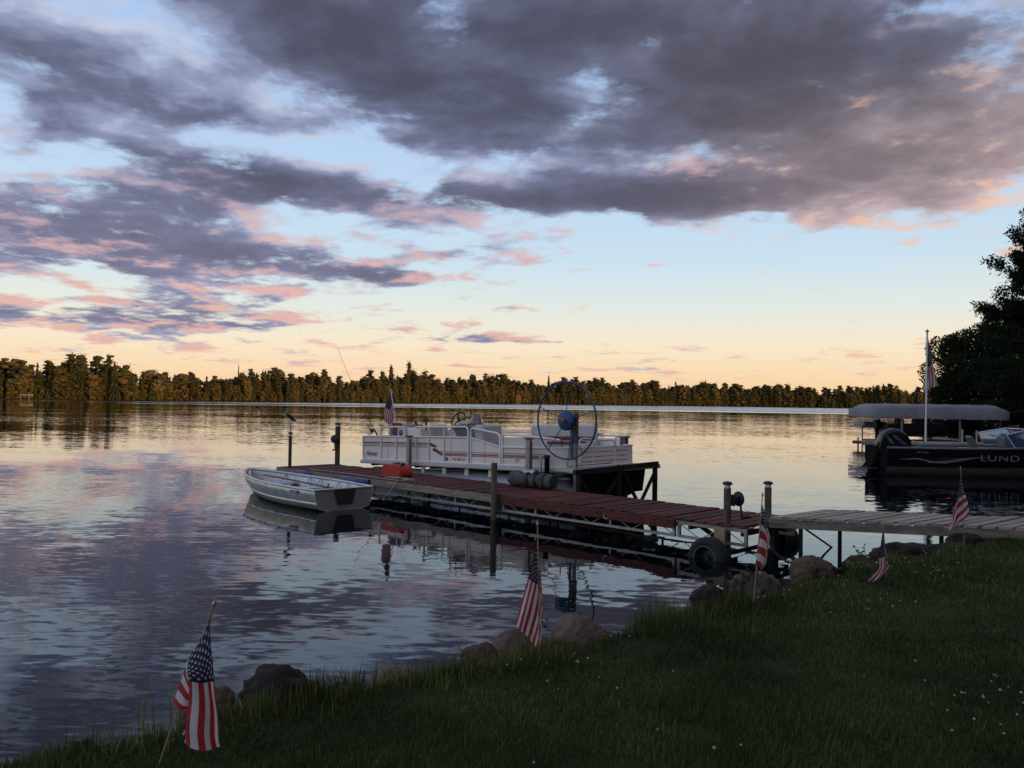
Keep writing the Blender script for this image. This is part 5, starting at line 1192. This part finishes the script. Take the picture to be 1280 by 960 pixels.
# rank grass on the edge of the bank, in uneven clumps
cl_ = []
def clump_at(x, y, n, rad, Lm): cl_.append((x, y, n, rad, Lm))
edge_pts = [(-2.35, 3.55), (-2.0, 3.85), (-1.75, 4.02), (-1.45, 4.28), (-1.02, 4.62), (-.9, 4.72), (-.5, 4.88), (-.3, 5.05), (-.1, 5.2), (.2, 5.52), (.82, 6.05), (.95, 6.18), (1.1, 6.28), (1.3, 6.42), (1.55, 6.6), (1.7, 6.75), (1.95, 7.05), (2.6, 7.55), (3.0, 8.1), (3.4, 8.4), (3.9, 8.9), (4.3, 9.2), (4.9, 9.6), (5.4, 9.95)]
for (x, y) in edge_pts:
    for k in range(5): clump_at(x + rg.normal(0, .16), y + rg.normal(0, .12), int(rg.integers(25, 70)), .07, rg.uniform(.09, .17))
for (x, y, n, L) in ((.90, 6.12, 130, .25), (1.02, 6.2, 110, .27), (1.18, 6.35, 90, .22), (1.80, 7.0, 60, .28), (1.92, 7.1, 50, .34), (-1.78, 3.98, 26, .30), (-1.70, 4.03, 20, .32), (-1.60, 4.12, 30, .22), (-2.0, 3.82, 30, .2), (-1.0, 4.6, 120, .17), (-.92, 4.7, 120, .19), (-.35, 5.05, 60, .2), (.05, 5.4, 40, .22)): clump_at(x, y, n, .09, L)
PP, LL = [], []
for (x, y, n, rad, Lm) in cl_:
    q = rg.normal(0, rad, (n, 2)) + (x, y); PP.append(q); LL.append(Lm * rg.uniform(.45, 1.15, n))
PP = np.concatenate(PP); LL = np.concatenate(LL); k = lake_sd(PP) > -.02; PP, LL = PP[k], LL[k]
o = link('bank_grass', blades(np.column_stack([PP, np.maximum(ground_z(PP), .0) - .01]), LL, rg.uniform(.004, .009, len(PP)), rg, .32), M_rank); tag(o, 'rank unmown grass along the edge of the bank', kind='stuff')

# ------------------------------------------------------------------ clover flowers dotted over the lawn
cf = MB(); cf.tube([(0, 0, 0), (.004, 0, .055)], .0016, 4, mi=0)
hd = bmesh.new(); bmesh.ops.create_icosphere(hd, subdivisions=2, radius=.0062)
hv_ = [(v.co.x * (1 + .25 * mnoise.noise(v.co * 400)) + .004, v.co.y * (1 + .25 * mnoise.noise(v.co * 400)), v.co.z * .85 + .060) for v in hd.verts]; cf.add(hv_, [tuple(v.index for v in f.verts) for f in hd.faces], 1); hd.free()
cme = cf.mesh('clover_flower'); M_clover = mat('clover_white', (.38, .37, .31), .8, var=.12); cme.materials.append(M_lawn); cme.materials.append(M_clover)
rc = random.Random(77); nfl = 0; centres = [(rc.uniform(-.6, 5.5), rc.uniform(3.2, 9.0)) for _ in range(34)]
while nfl < 110:
    cx, cy = rc.choice(centres); x, y = cx + rc.gauss(0, .28), cy + rc.gauss(0, .28)
    if lake_sd([(x, y)])[0] < .5 or y < 2.9 or abs(x) / y > .64: continue
    o = bpy.data.objects.new('clover_flower', cme); COL.objects.link(o); o.location = (x, y, gz(x, y)); o.rotation_euler = (rc.gauss(0, .15), rc.gauss(0, .15), rc.uniform(0, 6)); s_ = rc.uniform(.75, 1.35); o.scale = (s_, s_, s_)
    tag(o, 'tiny white clover flower in the dark lawn', 'flower', 'clover flowers dotted over the lawn'); nfl += 1

# ------------------------------------------------------------------ weeds by the walkway
M_weed = blade_mat('weed_leaves', [(0, (.035, .055, .018)), (1, (.085, .11, .035))])
def weed(label, x, y, h, n, Ls, seed, name='leafy_weed'):
    q = random.Random(seed); T = thing(name, label, 'plant', (x, y, gz(x, y)), 0)
    for s in range(n):
        a = q.uniform(0, 6.28); tip = Vector((cos(a) * h * q.uniform(.1, .6), sin(a) * h * q.uniform(.1, .5), h * q.uniform(.6, 1.0))); md = tip * .5 + Vector((0, 0, h * .1))
        MB().tube([Vector((0, 0, -.02)), md, tip], [.005, .004, .002], 5).build('stem', M_weed, T)
        for k in range(6):
            f = .35 + .65 * k / 5; c = (md * (2 * f * (1 - f)) + tip * f * f) if f < 1 else tip; c = Vector((0, 0, 0)).lerp(md, min(1, f * 2)) if f < .5 else md.lerp(tip, (f - .5) * 2)
            b_ = q.uniform(0, 6.28); d = Vector((cos(b_), sin(b_), q.uniform(-.3, .35))); w = Vector((-sin(b_), cos(b_), 0)); L = Ls * q.uniform(.6, 1.15)
            lf = MB(); lf.add([c, c + d * L * .35 + w * L * .30 + Vector((0, 0, .02)), c + d * L * .75 + w * L * .20, c + d * L - Vector((0, 0, L * .2)), c + d * L * .75 - w * L * .20, c + d * L * .35 - w * L * .30 + Vector((0, 0, .02))], [(0, 1, 2, 3), (0, 3, 4, 5)])
            lf.build('leaf', M_weed, T)
    return T
weed('big-leaved weed left of the low flag, dark against the water', 3.62, 8.72, .34, 5, .12, 2)
weed('tall thin weed rising just left of the low flag', 3.85, 8.9, .46, 3, .06, 3)
weed('small bushy weed on the bank edge under the walkway', 4.95, 9.75, .18, 4, .06, 4)
weed('broad-leaved weed at the lower left corner of the bank', -1.98, 3.86, .10, 4, .06, 5)
weed('sparse weed in front of the black tyre', 1.98, 7.15, .40, 4, .05, 6)

# ------------------------------------------------------------------ small things on the far shore
def cabin(x, y, w, d, h, label, roof_m, wall_m, rot=0.0):
    T = thing('cabin', label, 'house', (x, y, gz(x, y) + 2.6), rot); MB().box((0, 0, -1.5), (w * 1.05, d * 1.05, 3.0)).build('stone_base', M_rg, T)
    MB().box((0, 0, h / 2), (w, d, h)).build('wall', wall_m, T)
    MB().prism([(-w * .56, h + .02), (w * .56, h + .02), (0, h + w * .28)], -d * .56, d * .56, 'y').build('roof', roof_m, T)
    for k in (-1, 1): MB().box((k * w * .25, -d / 2 - .03, h * .55), (w * .16, .05, h * .4)).build('window', M_tint, T)
    MB().box((0, -d / 2 - .03, h * .38), (w * .13, .06, h * .72)).build('door', M_dark, T)
cabin(5, 608, 3.6, 4, 2.6, 'tiny cabin with a red roof among the far trees', mat('red_roof', (.30, .07, .05), .7), mat('cabin_log', (.22, .12, .07), .8))
FD = thing('far_boat_lift', 'tiny boat lift on the far left shore', 'boat lift', (-176, 299, 0), 0)
MB().box((0, 0, 1.7), (3.6, 2.4, .3), bev=.1).build('canopy', mat('pale_canopy', (.32, .30, .27), .8), FD)
for x in (-1.5, 1.5): MB().box((x, -1.0, .7), (.15, .15, 1.8)).build('post', M_galv, FD)
